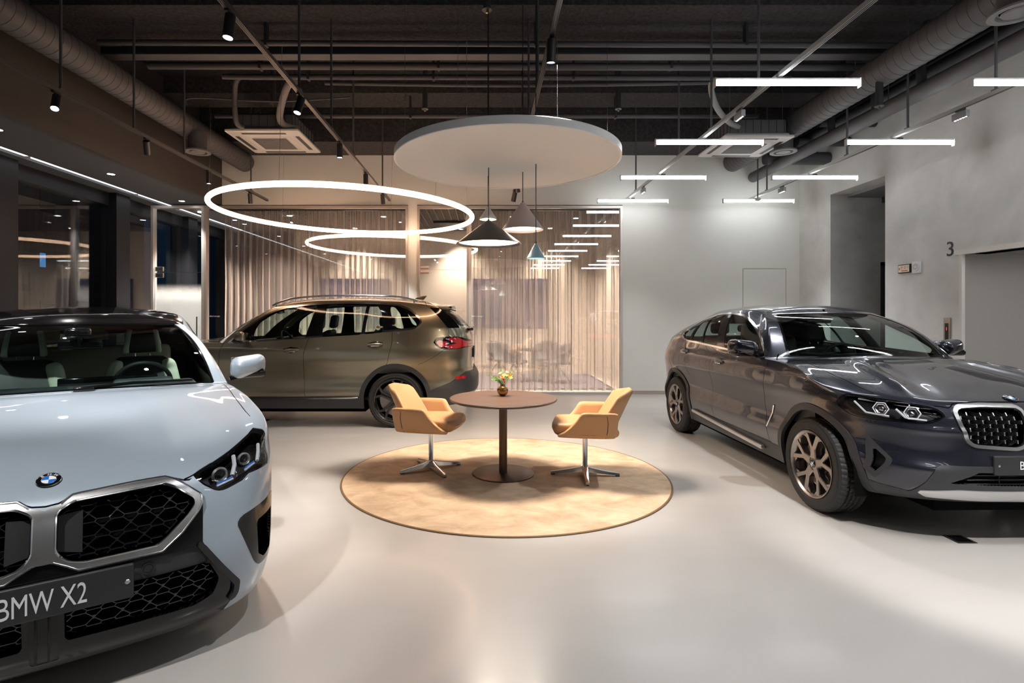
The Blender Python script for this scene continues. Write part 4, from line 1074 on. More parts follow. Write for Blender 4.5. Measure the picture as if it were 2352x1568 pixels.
for x, z in ((-.065, 1.064), (-1.209, 1.139)): handle(car5, S5, x, z, 1, PA5, .06)
for sg in (1, -1): mirror(car5, (.60, .93, 1.235), sg, PA5, out=.11)
for sg in (1, -1):
    b = MB(); pts = []
    for i in range(40):
        x = .30 - 2.05*i/39; zz = float(pch(P5['zr'], x)); y = float(pch(P5['wr'], x)) - .02
        h = .036*min(1, min(i, 39-i)/5)**.6; pts.append((x, sg*y, zz + .024 + h))
    b.sweep(pts, [(-.016, -.012), (.016, -.012), (.018, .006), (.008, .014), (-.008, .014), (-.018, .006)])
    for i in (1, 38): b.tube([pts[i], (pts[i][0], pts[i][1], pts[i][2]-.08)], .012, 8)
    b.build('roof_rail', SAT, car5)
b = MB()
b.rbox((-2.02, 0, 1.672), (.22, .60, .022), .02, deform=lambda a, c, d: (a - .10*(1-(c/.6)**2)*0 + .05*(abs(c)/.6)**3, c*(1-.0*a), d - .03*(abs(c)/.6)**2 - .06*(max(0, -a)/.22)*0 + .035*a)); b.build('roof_spoiler', PA5, car5)
b = MB(); b.rbox((-2.17, 0, 1.645), (.06, .55, .014), .012); b.tube([(-2.13, 0, 1.63), (-2.26, .0, 1.60)], .008); b.build('spoiler_lip', GB, car5)
b = MB(); b.rbox((-1.72, 0, 1.80), (.07, .012, .035), .012, deform=lambda a, c, d: (a - d*.8, c, d*(1 - .5*max(0, a/.07)))); b.build('roof_antenna', PA5, car5)
b = MB(); b.sweep([(.55, .992, .392), (-.3, 1.0, .402), (-.9, .992, .412), (-.98, .982, .418)], [(-.006, -.011), (.012, -.008), (.012, .008), (-.006, .011)]); b.build('sill_strip', CHR, car5)
b = MB(); b.rbox((-2.49, 0, 1.33), (.05, .5, .02), .02); b.tube([(-2.47, .10, 1.345), (-2.42, -.30, 1.40)], .01); b.build('rear_wiper', GB, car5)
p, n = near(S5, y=.05, z=.9, xmin=None, x=-2.5)
b = MB(); b.rbox((-2.535, 0, .98), (.012, .30, .07), .01); b.build('number_plate', PLT, car5)
text('model_badge', 'X5', .055, CHR, car5, frame_on(Vector((-2.532, .48, .90)), Vector((-1, .25, 0))), .003)
for x, y in ((-.70, .905), (-1.0, .90)):
    pass
b = MB(); b.lathe([(0, .001), (.032, .001), (.032, -.001), (0, -.001)], 20, T(-1.235, .882, 1.36, rx=R(-90+12))); b.build('energy_sticker', mat('sticker_white', (.75, .75, .7), .6), car5)
b = MB(); b.prism([(.026*math.cos(R(a)), .026*math.sin(R(a))) for a in range(0, 181, 15)], .0015, .002, T(-1.235, .8835, 1.36, rx=R(90-12)) @ Matrix.Rotation(R(180), 4, 'Y') @ Matrix.Rotation(0, 4, 'Z')); b.build('sticker_band', mat('sticker_red', (.7, .10, .02), .6), car5)
for o in [c for c in car5.children if c.name.startswith('energy_sticker')]: pass

# ------------------------------------------------------------------ dark coupe-backed car on the right
KID4 = round_poly([(.020, .80), (.022, .925), (.055, .947), (.274, .953), (.425, .943), (.466, .908), (.458, .85), (.418, .715), (.378, .680), (.11, .664), (.045, .692)], .03)
LMP4 = smooth_poly([(.930, .893), (.922, .935), (.890, .966), (.805, .958), (.682, .946), (.549, .920), (.515, .885), (.522, .862), (.603, .820), (.748, .817), (.873, .818), (.916, .858)], 3)
VNT4 = round_poly([(.838, .695), (.770, .572), (.765, .552), (.823, .405), (.868, .47)], .012)
def ex4(s, st):
    fr = lambda x, y, z: x > 1.6
    if st == 'pre':
        s.region('kid_in', lambda c: sdf(KID4, c['y'], c['z'])+.022, [0], fr)
        s.region('kid_ring', lambda c: sdf(KID4, c['y'], c['z']), [0], fr)
        s.region('headlight', lambda c: sdf(LMP4, c['y'], c['z'])+.006, [0, 1], fr)
        s.region('lamp_frame', lambda c: sdf(LMP4, c['y'], c['z'])-.004, [0, 1], fr)
        s.region('vent_in', lambda c: sdf(VNT4, c['y'], c['z'])+.022, [0], fr)
        s.region('vent_ring', lambda c: sdf(VNT4, c['y'], c['z']), [0], fr)
        s.region('low_open', lambda c: sdf([(-.5, .525), (.36, .525), (.40, .50), (.52, .440), (-.5, .428)], c['y'], c['z']), [0], fr)
        s.region('skid', lambda c: sdf([(-.5, .410), (.45, .405), (.66, .372), (.60, .335), (-.5, .315)], c['y'], c['z']), [0], fr)
        s.region('front_cladding', lambda c: sdf([(1.2, .44), (.895, .40), (.80, .37), (.675, .350), (.62, .44), (.585, .535), (.55, .556), (.29, .566), (-.5, .566), (-.5, .1), (1.2, .1)], c['y'], c['z']), [0], fr)
        s.region('tail_red', lambda c: uz([(2.12, 1.02), (2.14, 1.07), (2.5, 1.08), (2.9, 1.06), (2.9, .99), (2.5, .97), (2.2, .97)], c), [0], lambda x, y, z: x < -1.6)
    else:
        hood = [(.86, 1.130), (1.26, 1.102)]
        s.line('hood_line', [(.80, .735), (1.26, .775), (1.505, .800), (1.74, .797), (1.898, .778)], XY, [0, 1], lambda x, y, z: z > .95)
        s.line('hood_line', [(.55, .935), (.50, .93), (.466, .925), (.425, .952), (.274, .962), (-.1, .962)], YZ, [0, 1], lambda x, y, z: x > 2.)
        s.region('hood', lambda c: sdf([(.3, -.1), (.3, .74), (.80, .735), (1.26, .775), (1.505, .800), (1.74, .797), (1.898, .778), (2.05, .66), (2.135, .50), (2.15, .42), (2.17, -.1)], c['x'], c['y']), [1])
X4D = dict(lines=[[(-.30, 1.18), (-.32, 1.13), (-.405, 1.08), (-.405, .868), (-.376, .533), (-.285, .30)], [(.70, 1.18), (.734, 1.118), (.741, .996), (.723, .87), (.71, .71), (.80, .42), (.80, .30)], [(-1.27, 1.2), (-1.12, 1.06), (-1.06, .85), (-1.0, .78)], [(.85, .395), (-.9, .395)]],
    skins=[('front_door', [(.70, 1.18), (.734, 1.118), (.741, .996), (.723, .87), (.71, .71), (.80, .395), (-.31, .395), (-.376, .533), (-.405, .868), (-.405, 1.08), (-.32, 1.13), (-.30, 1.18)]),
           ('rear_door', [(-.30, 1.18), (-.32, 1.13), (-.405, 1.08), (-.405, .868), (-.376, .533), (-.31, .395), (-.96, .395), (-1.0, .70), (-1.06, .85), (-1.12, 1.06), (-1.27, 1.22)])])
DLO4 = round_poly([(-1.35, 1.222), (-1.185, 1.198), (-.10, 1.158), (.438, 1.135), (.61, 1.14), (.665, 1.168), (.40, 1.335), (.075, 1.475), (-.15, 1.545), (-.45, 1.570), (-.80, 1.553), (-1.15, 1.480), (-1.40, 1.372), (-1.455, 1.30), (-1.43, 1.245)], .05)
W4 = [('win_f', round_poly([(-.215, 1.19), (-.455, 1.545), (-.14, 1.520), (.065, 1.450), (.36, 1.315), (.50, 1.215), (.44, 1.165)], .03)),
      ('win_r', round_poly([(-.79, 1.205), (-.93, 1.49), (-.82, 1.535), (-.62, 1.548), (-.395, 1.19)], .02)),
      ('win_r2', round_poly([(-.815, 1.206), (-.955, 1.487), (-1.12, 1.44), (-1.12, 1.218)], .02)),
      ('win_q', round_poly([(-1.17, 1.222), (-1.19, 1.41), (-1.37, 1.335), (-1.405, 1.29), (-1.33, 1.245)], .02))]
car4, S4, sp4 = common_car('car', 'dark blue-grey coupe-backed sport utility car with silver wheels facing the camera', (3.507, 5.7425), R(-88.8), P4, PA4, 2.864, .365, .235, .254, .955, 'Y', TITAN, ex4, archw=.055, door=X4D, dlo=DLO4, wins=W4, sill=(.385, 0), spins=(.32, .1), ws=(.66, .05, .955), rw=(2.47, .06, .95), arch_m=MG, dlo_trim=.020)
car4['group'] = 'cars on show'
for nm, m, of, on in (('kid_ring', SAT, .012, 'grille_frame'), ('lamp_frame', GB, -.004, 'headlight_frame'), ('headlight', LG, .001, 'headlight'), ('vent_ring', MG, .004, 'air_vent_frame'), ('skid', SIL, .014, 'skid_plate'), ('front_cladding', MG, .006, 'front_cladding'), ('tail_red', RED, 0, 'tail_light')):
    sp4.emit(nm, None, m, car4, offset=of, rim=.02 if nm != 'headlight' else 0, sides='split', obj_name=on)
for nm, of, on in (('kid_in', -.05, 'grille_backing'), ('headlight', -.07, 'headlight_bucket'), ('vent_in', -.05, 'air_vent'), ('low_open', -.06, 'lower_intake')):
    sp4.emit(nm, None, VOID if nm == 'kid_in' else MB_, car4, offset=of, rim=of*.97, sides='split', obj_name=on)
sp4.emit('hood', None, PA4, car4); sp4.emit('hood_line', None, VOID, car4, offset=-.006, rim=0, obj_name='hood_seal')
lining(S4, car4, .45, LEAD, HEADL)
interior(car4, S4, P4, .62, 1.10, .82, (-.30, -1.10), LEAD, zs=.66, ztop=1.20)
F4 = Face(S4, (0, 1))
def at4(y, z, off=0.):
    p, n = F4(y, z); return p + n*off, n
for sg in (1, -1):
    # grille: dark net with bright studs
    b = MB()
    for i in range(11):
        for j in range(6):
            y = .055 + i*.041; z = .695 + j*.050 + (.025 if i % 2 else 0)
            if float(sdf(KID4, y, z)) > -.034: continue
            p, n = at4(sg*y, z, -.012)
            for dy, dz in ((.041, .025), (.041, -.025)):
                for e in (0, .012):
                    if float(sdf(KID4, y+dy, z+dz)) < -.014:
                        q, _ = at4(sg*(y+dy), z+dz+e*0, -.020); b.tube([p - n*(.008+e), q - n*e], .0022, 4)
            g2 = MB(); g2.rbox((0, 0, 0), (.0038, .0125, .010), .003, frame_on(p, n)); g2.build('grille_stud', SAT, car4)
    b.build('grille_net', GB, car4, smooth=0)
    # headlight insides: two bright lamp tubes and chrome blades
    for (y, z) in ((.80, .895), (.665, .885)):
        p, n = at4(sg*y, z, -.040); M = frame_on(p, n)
        b = MB(); b.lathe([(.030, .012), (.036, .016), (.040, .010), (.040, -.03), (.0, -.03)], 6, M); b.lathe([(0, .008), (.018, .002), (.026, -.01)], 16, M); o = b.build('headlight_lamp', CHR, car4)
        b = MB(); b.lathe([(0, .012), (.012, .010), (.020, .002)], 16, M); b.build('headlight_lens', LG, o)
        b = MB(); b.lathe([(.043, .020), (.050, .020), (.050, .008), (.043, .008)], 6, M, close=True); b.build('daytime_light', WHT, o, smooth=0)
    b = MB()
    for a, c in (((.890, .925), (.855, .850)), ((.855, .850), (.770, .842)), ((.735, .905), (.700, .845)), ((.700, .845), (.600, .838)), ((.62, .925), (.87, .952))):
        b.tube([at4(sg*a[0], a[1], -.022)[0], at4(sg*c[0], c[1], -.022)[0]], .007, 6)
    b.build('headlight_blade', WHT, car4)
    mirror(car4, (.50, .93, 1.225), sg, PA4, size=(.095, .12, .075), out=.09)
    b = MB(); b.rbox((-.08, sg*.945, .345), (.80, .022, .018), .012, deform=lambda a, c, d: (a, c, d - .03*a/.8)); b.build('side_step', SIL, car4)
    b = MB(); b.tube([tuple(Vector(p) + Vector(n)*.004 if sg > 0 else Vector((p.x, -p.y, p.z)) + Vector((n.x, -n.y, n.z))*.004) for p, n in (near(S4, x=.868, z=.735, pid=0), near(S4, x=.835, z=.66, pid=0), near(S4, x=.782, z=.53, pid=0))], .006, 8); b.build('fender_trim', CHR, car4)
    for x, z in ((-.187, 1.038), (-1.153, 1.082)): handle(car4, S4, x, z, sg, PA4)
b = MB()
for z in (.44, .47, .50): b.rbox((2.205, 0, z), (.02, .42, .004), .003)
for y in (-.2, 0, .2): b.rbox((2.20, y, .47), (.02, .004, .05), .003)
b.build('intake_slat', MG, car4)
b = MB(); b.rbox((2.262, 0, .575), (.012, .282, .062), .010); pl = b.build('number_plate', PLT, car4)
FM = lambda x, y, z: Matrix(((0, 0, 1, x), (1, 0, 0, y), (0, 1, 0, z), (0, 0, 0, 1)))
text('plate_lettering', 'BMW X4', .076, PTX, pl, FM(2.2755, 0.0, .574), .0006, sx=.84)
for sg in (1, -1): MB().lathe([(0, .002), (.008, .001), (.008, 0)], 10, FM(2.2745, sg*.255, .575)).build('plate_screw', CHR, pl)
p, n = near(S4, x=2.092, y=.0, pid=1); p.y = 0; n.y = 0; roundel(car4, frame_on(p + n*.004, n), .041)
b = MB(); b.tube([(.62, .45, 1.185), (.80, .2, 1.19), (.86, -.3, 1.185)], .007, 6); b.build('wiper', GB, car4)

# ------------------------------------------------------------------ pale blue-grey car in the near left corner
KO2 = [(-.3, .60), (.030, .612), (.075, .588), (.111, .566), (.396, .568), (.471, .627), (.535, .70), (.551, .731), (.547, .767), (.50, .805), (.454, .836), (.411, .851), (.30, .849), (.087, .838), (.050, .815), (.0, .80), (-.3, .80)]
KI2 = round_poly([(.037, .650), (.037, .790), (.090, .818), (.408, .830), (.448, .812), (.520, .757), (.524, .731), (.50, .70), (.415, .625), (.38, .598), (.125, .594), (.07, .610)], .02)
BLK2 = [(-.3, .62), (.40, .62), (.52, .74), (.557, .735), (.554, .560), (.712, .325), (.707, .268), (.60, .10), (-.3, .10)]
LO2 = round_poly([(.065, .285), (.065, .468), (.580, .466), (.625, .37), (.60, .305), (.53, .28)], .015)
LMP2 = [(.52, .842), (.569, .864), (.69, .903), (.806, .945), (.836, .962), (.845, .995), (.868, .985), (.888, .962), (.905, .92), (.914, .87), (.905, .803), (.765, .800), (.743, .780), (.651, .759), (.616, .763), (.563, .799)]
VNT2 = round_poly([(.702, .595), (.722, .622), (.905, .655), (.925, .62), (.912, .36), (.895, .335), (.815, .335), (.79, .37)], .015)
VI2 = [(.80, .57), (.90, .58), (.895, .37), (.845, .36), (.81, .40)]
def ex2(s, st):
    fr = lambda x, y, z: x > 1.5
    if st == 'pre':
        s.region('kid_in', lambda c: sdf(KI2, c['y'], c['z']), [0], fr)
        s.region('kid_ring', lambda c: sdf(KO2, c['y'], c['z']), [0, 1], fr)
        LX = [(1.70, 1.02), (1.75, .975), (1.845, .922), (1.895, .87), (1.93, .80), (1.96, .70), (2.6, .6), (2.6, 1.2), (1.5, 1.2)]
        lf = lambda c: np.maximum(sdf(LMP2, c['y'], c['z']), sdf(LX, c['x'], c['z']))
        s.region('headlight', lambda c: lf(c)+.008, [0, 1], fr)
        s.region('lamp_frame', lf, [0, 1], fr)
        s.region('vent_in', lambda c: np.maximum(sdf(VI2, c['y'], c['z']), 1.93-c['x']), [0], fr)
        s.region('vent_ring', lambda c: np.maximum(sdf(VNT2, c['y'], c['z']), 1.895-c['x']), [0], fr)
        s.region('low_in', lambda c: sdf(LO2, c['y'], c['z']), [0], fr)
        s.region('low_edge', lambda c: np.maximum.reduce([sdf(BLK2, c['y'], c['z']), -sdf(BLK2, c['y'], c['z'])-.026, c['z']-.565, .24-c['z'], .5-c['y']]), [0], fr)
        s.region('low_band', lambda c: sdf([(-.3, .468), (-.3, .548), (.52, .548), (.545, .52), (.58, .466)], c['y'], c['z']), [0], fr)
        s.region('low_bar', lambda c: sdf([(-.3, .46), (.045, .46), (.045, .2), (-.3, .2)], c['y'], c['z']), [0], fr)
        s.region('front_gloss', lambda c: sdf(BLK2, c['y'], c['z']), [0], fr)
    else:
        s.line('hood_line', [(2.145, .474), (2.127, .520), (2.06, .61)], XY, [0, 1], lambda x, y, z: z > .8)
        s.line('hood_line', [(-.1, .806), (.05, .822), (.085, .845), (.30, .856), (.411, .858), (.46, .842), (.50, .828), (.52, .838)], YZ, [0, 1], lambda x, y, z: x > 2)
        s.line('hood_line', [(1.66, .850), (1.58, .835), (1.31, .812), (.90, .800)], XY, [0, 1], lambda x, y, z: z > .93)
        s.region('hood', lambda c: sdf([(.3, -.1), (.3, .80), (.90, .80), (1.31, .812), (1.58, .835), (1.66, .85), (1.9, .78), (2.06, .61), (2.145, .474), (2.3, .45), (2.3, -.1)], c['x'], c['y']), [1])
        s.region('roof_pillar', lambda c: np.maximum(c['U']-1.30, .955-c['V']), [2])
W2 = [('win_f', round_poly([(.50, 1.18), (-.20, 1.20), (-.30, 1.50), (.0, 1.475), (.30, 1.36)], .02)), ('win_r', round_poly([(-.30, 1.205), (-1.15, 1.235), (-1.20, 1.40), (-.9, 1.47), (-.42, 1.505)], .02))]
DLO2 = round_poly([(.64, 1.145), (-1.4, 1.205), (-1.55, 1.29), (-1.30, 1.43), (-.9, 1.50), (-.4, 1.53), (.0, 1.50), (.34, 1.37)], .04)
X2D = dict(lines=[[(-.25, 1.2), (-.25, .3)], [(.72, 1.14), (.80, .9), (.76, .3)]], skins=[('front_door', [(.72, 1.14), (.80, .9), (.76, .34), (-.25, .34), (-.25, 1.18)]), ('rear_door', [(-.25, 1.18), (-.25, .34), (-.85, .34), (-1.0, .8), (-1.3, 1.2)])])
car2, S2, sp2 = common_car('car', 'pale blue-grey compact car with black roof filling the near left corner', (-2.883, 3.878), R(-56.6), P2, PA2, 2.692, .345, .225, .25, .915, 'Y', TITAN, ex2, archw=.03, door=X2D, dlo=DLO2, wins=W2, sill=(.33, 0), ws=(.70, .03, .965), rw=(2.5, .06, .9), roof_m=GB, scale=.98, arch_m=PA2, trim_m=GB, arch_off=.004, arch_r=.04)
car2['group'] = 'cars on show'
for nm, m, of, on in (('kid_ring', SAT, .012, 'grille_frame'), ('lamp_frame', GB, -.003, 'headlight_frame'), ('headlight', LG, .0, 'headlight'), ('vent_ring', GB, .002, 'air_vent_frame'), ('low_edge', MB_, .014, 'intake_frame'), ('low_band', MG, -.012, 'sensor_band'), ('low_bar', MB_, -.004, 'intake_bar'), ('front_gloss', GB, -.002, 'front_panel')):
    sp2.emit(nm, None, m, car2, offset=of, rim=.02 if nm != 'headlight' else 0, sides='join' if nm in ('kid_ring', 'front_gloss', 'low_band', 'low_bar') else 'split', obj_name=on)
for nm, of, on in (('kid_in', -.075, 'grille_backing'), ('headlight', -.075, 'headlight_bucket'), ('vent_in', -.06, 'air_vent'), ('low_in', -.07, 'intake_backing')):
    sp2.emit(nm, None, VOID if nm in ('kid_in', 'low_in') else MB_, car2, offset=of, rim=of*.97, sides='split', obj_name=on)
sp2.emit('roof_pillar', None, GB, car2, offset=.002, sides='split', obj_name='roof_edge')
sp2.emit('hood', None, PA2, car2); sp2.emit('hood_line', None, VOID, car2, offset=-.006, rim=0, obj_name='hood_seal')
lining(S2, car2, .5, LEAD, LEAD)
interior(car2, S2, P2, .80, 1.085, .78, (-.02, -.92), LEAD, LEAL, True, zs=.68, ztop=1.24, rear_m=mat('tan_leather', (.34, .32, .26), .6), rail=False)
F2 = Face(S2, (0, 1))
def at2(y, z, off=0.):
    p, n = F2(y, z); return p + n*off, n
at2h = at2
def hexnet(poly, y0, y1, z0, z1, cw, ch, off, sg, name, parent, at, depth=.022, skew=0.):
    """deep net of slanted blades with small plates at the knots"""
    b = MB(); ok = lambda y, z: float(sdf(poly, y, z)) < -.004
    def seg(a, c):
        (ya, za), (yb, zb) = a, c; ia, ib = ok(*a), ok(*c)
        if not ia and not ib: return
        if not (ia and ib):
            lo, hi = 0., 1.
            for _ in range(8):
                m = (lo+hi)/2; q = (ya+(yb-ya)*m, za+(zb-za)*m)
                if ok(*q) == ia: lo = m
                else: hi = m
            q = (ya+(yb-ya)*lo, za+(zb-za)*lo)
            if ia: yb, zb = q
            else: ya, za = q
        p, n = at(sg*ya, za, off); q, n2 = at(sg*yb, zb, off)
        t = (q-p)
        if t.length < .006: return
        w = n.cross(t).normalized()*.0019
        b.add([p-w, p+w, q+w, q-w, p-w-n*depth, p+w-n*depth, q+w-n2*depth, q-w-n2*depth], [(0, 1, 2, 3), (0, 3, 7, 4), (1, 5, 6, 2), (0, 4, 5, 1), (3, 2, 6, 7)])
    nj = int((z1-z0)/ch)+2; ni = int((y1-y0)/cw)+2
    for j in range(-1, nj):
        for i in range(-1, ni):
            cx = y0 + (i + .5*(j % 2))*cw; cz = z0 + j*ch + skew*(cx-y0)
            A = (cx-cw*.5, cz); B = (cx-cw*.22, cz+ch*.42); C = (cx+cw*.22, cz+ch*.42); D = (cx+cw*.5, cz); E = (cx+cw*.22, cz-ch*.42); Fq = (cx-cw*.22, cz-ch*.42)
            for a, c in ((A, B), (B, C), (C, D), (D, E), (E, Fq), (Fq, A)): seg(a, c)
            seg(B, (cx-cw*.28, cz+ch*.60)); seg(C, (cx+cw*.28, cz+ch*.60))
            if ok(*D) and ok(D[0]+cw*.08, D[1]) and ok(D[0]-cw*.1, D[1]):
                vs = [at(sg*y, z, off+.001)[0] for y, z in ((D[0]-cw*.10, D[1]+ch*.16), (D[0]+cw*.10, D[1]+ch*.16), (D[0], D[1]-ch*.14))]; b.add(vs, [(0, 1, 2)])
    return b.build(name, mat('net_black', (.010, .010, .012), .22, coat=.6), parent, smooth=0)
for sg in (1, -1):
    hexnet(KI2, .04, .53, .585, .84, .098, .062, -.034, sg, 'grille_net', car2, at2)
    hexnet(LO2, .06, .62, .28, .48, .098, .060, -.030, sg, 'intake_net', car2, at2)
    b = MB(); pts = [at2(sg*y, z, -.026)[0] for y, z in ((.040, .645), (.120, .625), (.120, .790), (.040, .780))]; n = at2(sg*.08, .7)[1]
    b.add(pts + [p - n*.03 for p in pts], [(0, 1, 2, 3), (4, 5, 6, 7), (0, 1, 5, 4), (1, 2, 6, 5), (2, 3, 7, 6), (3, 0, 4, 7)]); b.build('radar_cover', MB_, car2, smooth=0)
    for poly, ins in ((KI2, .0), (KO2[1:-1], -.004)):
        pts = smooth_poly([q for q in poly if q[0] > .0], 2) if poly is KI2 else [q for q in poly if q[0] > .0]
        P_ = [at2h(sg*y, z, .013)[0] for y, z in pts]
        b = MB(); b.tube(P_, .0045, 6, closed=poly is KI2); b.build('grille_bead', CHR, car2)
    # headlight insides
    def bar2(pts, r_, m, nm, off=-.016):
        b = MB(); q = [at2h(sg*y, z, off)[0] for y, z in pts]; b.tube(q, r_, 6); return b.build(nm, m, car2)
    bar2([(.715, .893), (.714, .86), (.700, .815)], .010, WHT, 'daytime_light', -.020)
    bar2([(.852, .912), (.852, .88), (.838, .842)], .009, WHT, 'daytime_light', -.020)
    bar2([(.625, .785), (.700, .800)], .006, WHT, 'light_blade'); bar2([(.622, .793), (.695, .808)], .0032, BLU, 'blue_light_accent', -.012)
    bar2([(.762, .822), (.815, .838)], .006, WHT, 'light_blade'); bar2([(.760, .830), (.812, .846)], .0032, BLU, 'blue_light_accent', -.012)
    for y, z, rr in ((.650, .842, .026), (.775, .885, .022)):
        p, n = at2h(sg*y, z, -.045); M = frame_on(p, Vector((1, .25*sg, .05)))
        b = MB(); b.lathe([(rr*1.5, .0), (rr*1.25, .012), (rr, .004), (rr*.9, -.02)], 20, M); o = b.build('headlight_lamp', SIL, car2)
        b = MB(); b.lathe([(0, .016), (rr*.5, .013), (rr*.85, .004), (rr, -.006)], 20, M); b.build('headlight_lens', LG, o)
    mirror(car2, (.66, .91, 1.20), sg, PA2, size=(.085, .125, .078), out=.10)
    b = MB(); M = frame_on(*at2(sg*.345, .508, -.010)); b.lathe([(.024, .0), (.024, .004), (.019, .004), (.019, .001), (.015, .001), (.015, .003), (0, .003)], 24, M); b.build('parking_sensor', MB_, car2)
b = MB(); b.rbox((2.262, 0, .486), (.010, .295, .070), .009); pl = b.build('number_plate', PLT, car2)
text('plate_lettering', 'BMW X2', .118, PTX, pl, FM(2.2735, .004, .480), .0006, sx=.60)
for sg in (1, -1): MB().lathe([(0, .002), (.008, .002), (.010, 0)], 12, FM(2.2725, sg*.272, .486)).build('plate_screw', CHR, pl)
p, n = near(S2, x=2.056, y=.0, pid=1); p.y = 0; n.y = 0; roundel(car2, frame_on(p + n*.004, n), .043)
b = MB(); 
for y in (-.02, .02): b.rbox((2.262, y, .35), (.004, .004, .11), .003)
b.build('intake_rib', GB, car2)
b = MB(); b.tube([(1.035, .03, 1.150), (1.00, .30, 1.165), (.985, .62, 1.158)], [.011, .009, .006], 6); b.rbox((1.04, .06, 1.148), (.02, .05, .012), .008); b.build('wiper', GB, car2)
b = MB(); b.rbox((.30, 0, 1.375), (.02, .125, .036), .03); b.rbox((.44, 0, 1.46), (.12, .07, .03), .02); b.tube([(.33, 0, 1.38), (.42, 0, 1.45)], .02, 8); b.build('rear_view_mirror', GB, car2)
# ------------------------------------------------------------------ lights and lamps
BAR = emis('bar_light', (.95, .98, 1.), 6.5); RING = emis('ring_light', (1., .62, .40), 6.2); STRIP = emis('strip_light', (.93, .96, 1.), 1.2)
SPOTL = emis('spot_face', (.9, .95, 1.), 14.); DOWN = emis('downlight_face', (1., .95, .88), 8.); PEND = emis('pendant_diffuser', (1., .80, .62), 2.4)
def spot(parent, loc, target, energy, angle=50, blend=.5, col=(1, .96, .92), rad=.035):
    d = bpy.data.lights.new('spot_lamp', 'SPOT'); d.energy = energy*1.5; d.spot_size = R(angle); d.spot_blend = blend; d.color = col; d.shadow_soft_size = rad
    o = bpy.data.objects.new('spot_lamp', d); COL.objects.link(o); o.location = loc; o.rotation_euler = (Vector(target)-Vector(loc)).to_track_quat('-Z', 'Y').to_euler()
    if parent: o.parent = parent; o.matrix_parent_inverse = Matrix.Translation(-Vector(parent.location))
    return o
ZT = 3.68; RODY = [-6.0, -3.3, -1.1, 1.0, 3.1, 5.23, 6.32, 7.38, 9.48]
TRACKS = [(-4.11, TRKD, 'dark light track running in front of the left bulkhead'), (-1.80, TRKD, 'dark light track passing over the ring lamp'), (.51, TRKD, 'dark light track above the white disc'), (2.65, TRKL, 'silver light track carrying the left row of light bars'), (4.95, TRKL, 'silver light track carrying the row of light bars near the concrete wall')]
for x, m, lb in TRACKS:
    t = thing('light_track', lb, 'light track', (x, 0, ZT), group=None)
    b = MB(); b.box(-.019, .019, -6.8, 10.2, 0, .038); b.build('rail', m, t, smooth=0)
    b = MB()
    for sx in (-.012, .004): b.box(sx, sx+.008, -6.78, 10.18, -.0015, .001)
    b.build('groove', MB_, t, smooth=0)
    for y in RODY:
        MB().tube([(0, y, .038), (0, y, 1.62)], .013, 10).build('hanging_rod', ROD, t)
        MB().box(-.022, .022, y-.03, y+.03, .036, .05).build('rod_clamp', ROD, t, smooth=0)
def head(x, y, target, e, label, lit=True, L=.17, r=.036, ang=46):
    tgt = Vector(target); o = thing('track_spotlight', label, 'spotlight', (x, y, ZT), group='cylinder spotlights on the tracks')
    MB().box(-.016, .016, -.045, .045, -.016, 0).build('adapter', BLK, o, smooth=0)
    piv = Vector((0, 0, -.10)); d = (tgt - Vector((x, y, ZT)) - piv).normalized(); M = frame_on(piv, -d)
    MB().tube([(0, 0, -.01), (0, 0, -.10)], .008, 8).build('stem', BLK, o)
    b = MB(); b.lathe([(0, L*.45), (r, L*.45), (r, -L*.55), (r*.90, -L*.55), (r*.86, -L*.48)], 28, M); hd = b.build('head', BLK, o)
    b = MB(); b.lathe([(0, -L*.49), (r*.87, -L*.49)], 24, M); b.build('lens', SPOTL if lit else MG, hd)
    if e: p = piv + d*(L*.56); spot(o, tuple(Vector((x, y, ZT))+p), target, e, ang)
S_ = [(-4.11, 5.17, (-3.4, 3.8, .9), 55, 'lit black spotlight nearest the left bulkhead end of its track', True), (-4.11, 6.56, (-5.0, 8.4, 1.2), 0, 'black spotlight tilted away, second on the bulkhead track', False),
 (-4.11, 8.03, (-4.11, 8.1, 0), 60, 'upright black spotlight above the bonnet end of the bronze car', True), (-4.11, 9.45, (-4.3, 10.3, 1.0), 60, 'small black spotlight at the far end of the bulkhead track', True),
 (-1.80, 3.80, (-2.0, 3.4, .0), 60, 'large black spotlight at the top edge, left of the white disc', True), (-1.80, 5.24, (-2.3, 4.4, .6), 90, 'black spotlight beside the left ceiling cassette', True),
 (-1.80, 6.69, (-1.8, 6.75, 0), 50, 'upright grey spotlight below the left ceiling cassette', True), (-1.80, 8.15, (-1.8, 8.2, 0), 60, 'black spotlight seen inside the ring lamp', True), (-1.80, 9.50, (-1.7, 10.2, .8), 60, 'black spotlight at the end of the track over the ring lamp', True),
 (.51, 4.15, (.45, 4.9, 0), 60, 'large lit black spotlight above the white disc', True), (.51, 9.30, (.1, 10.3, 1.4), 60, 'black spotlight tilted left, between the cone pendants', True), (.51, 8.6, (1.2, 9.6, 1.0), 0, 'black spotlight half hidden behind the white disc', False),
 (-1.80, 1.2, (-2.75, 3.7, 1.0), 85, 'unseen spotlight on the ring lamp track, placed to light the pale car seats', True), (-1.80, .45, (-1.9, 2.4, .4), 75, 'unseen spotlight added on the ring lamp track to brighten the pale car front', True), (2.65, 1.4, (3.3, 3.2, .6), 120, 'spotlight near the camera aimed at the dark car', True), (-4.11, 1.6, (-3.3, 3.0, .9), 55, 'spotlight on the bulkhead track above the pale car', True)]  # nearest two on the ring track are unseen, placed to light the pale car
for x, y, t, e, lb, lit in S_: head(x, y, t, e, lb, lit)
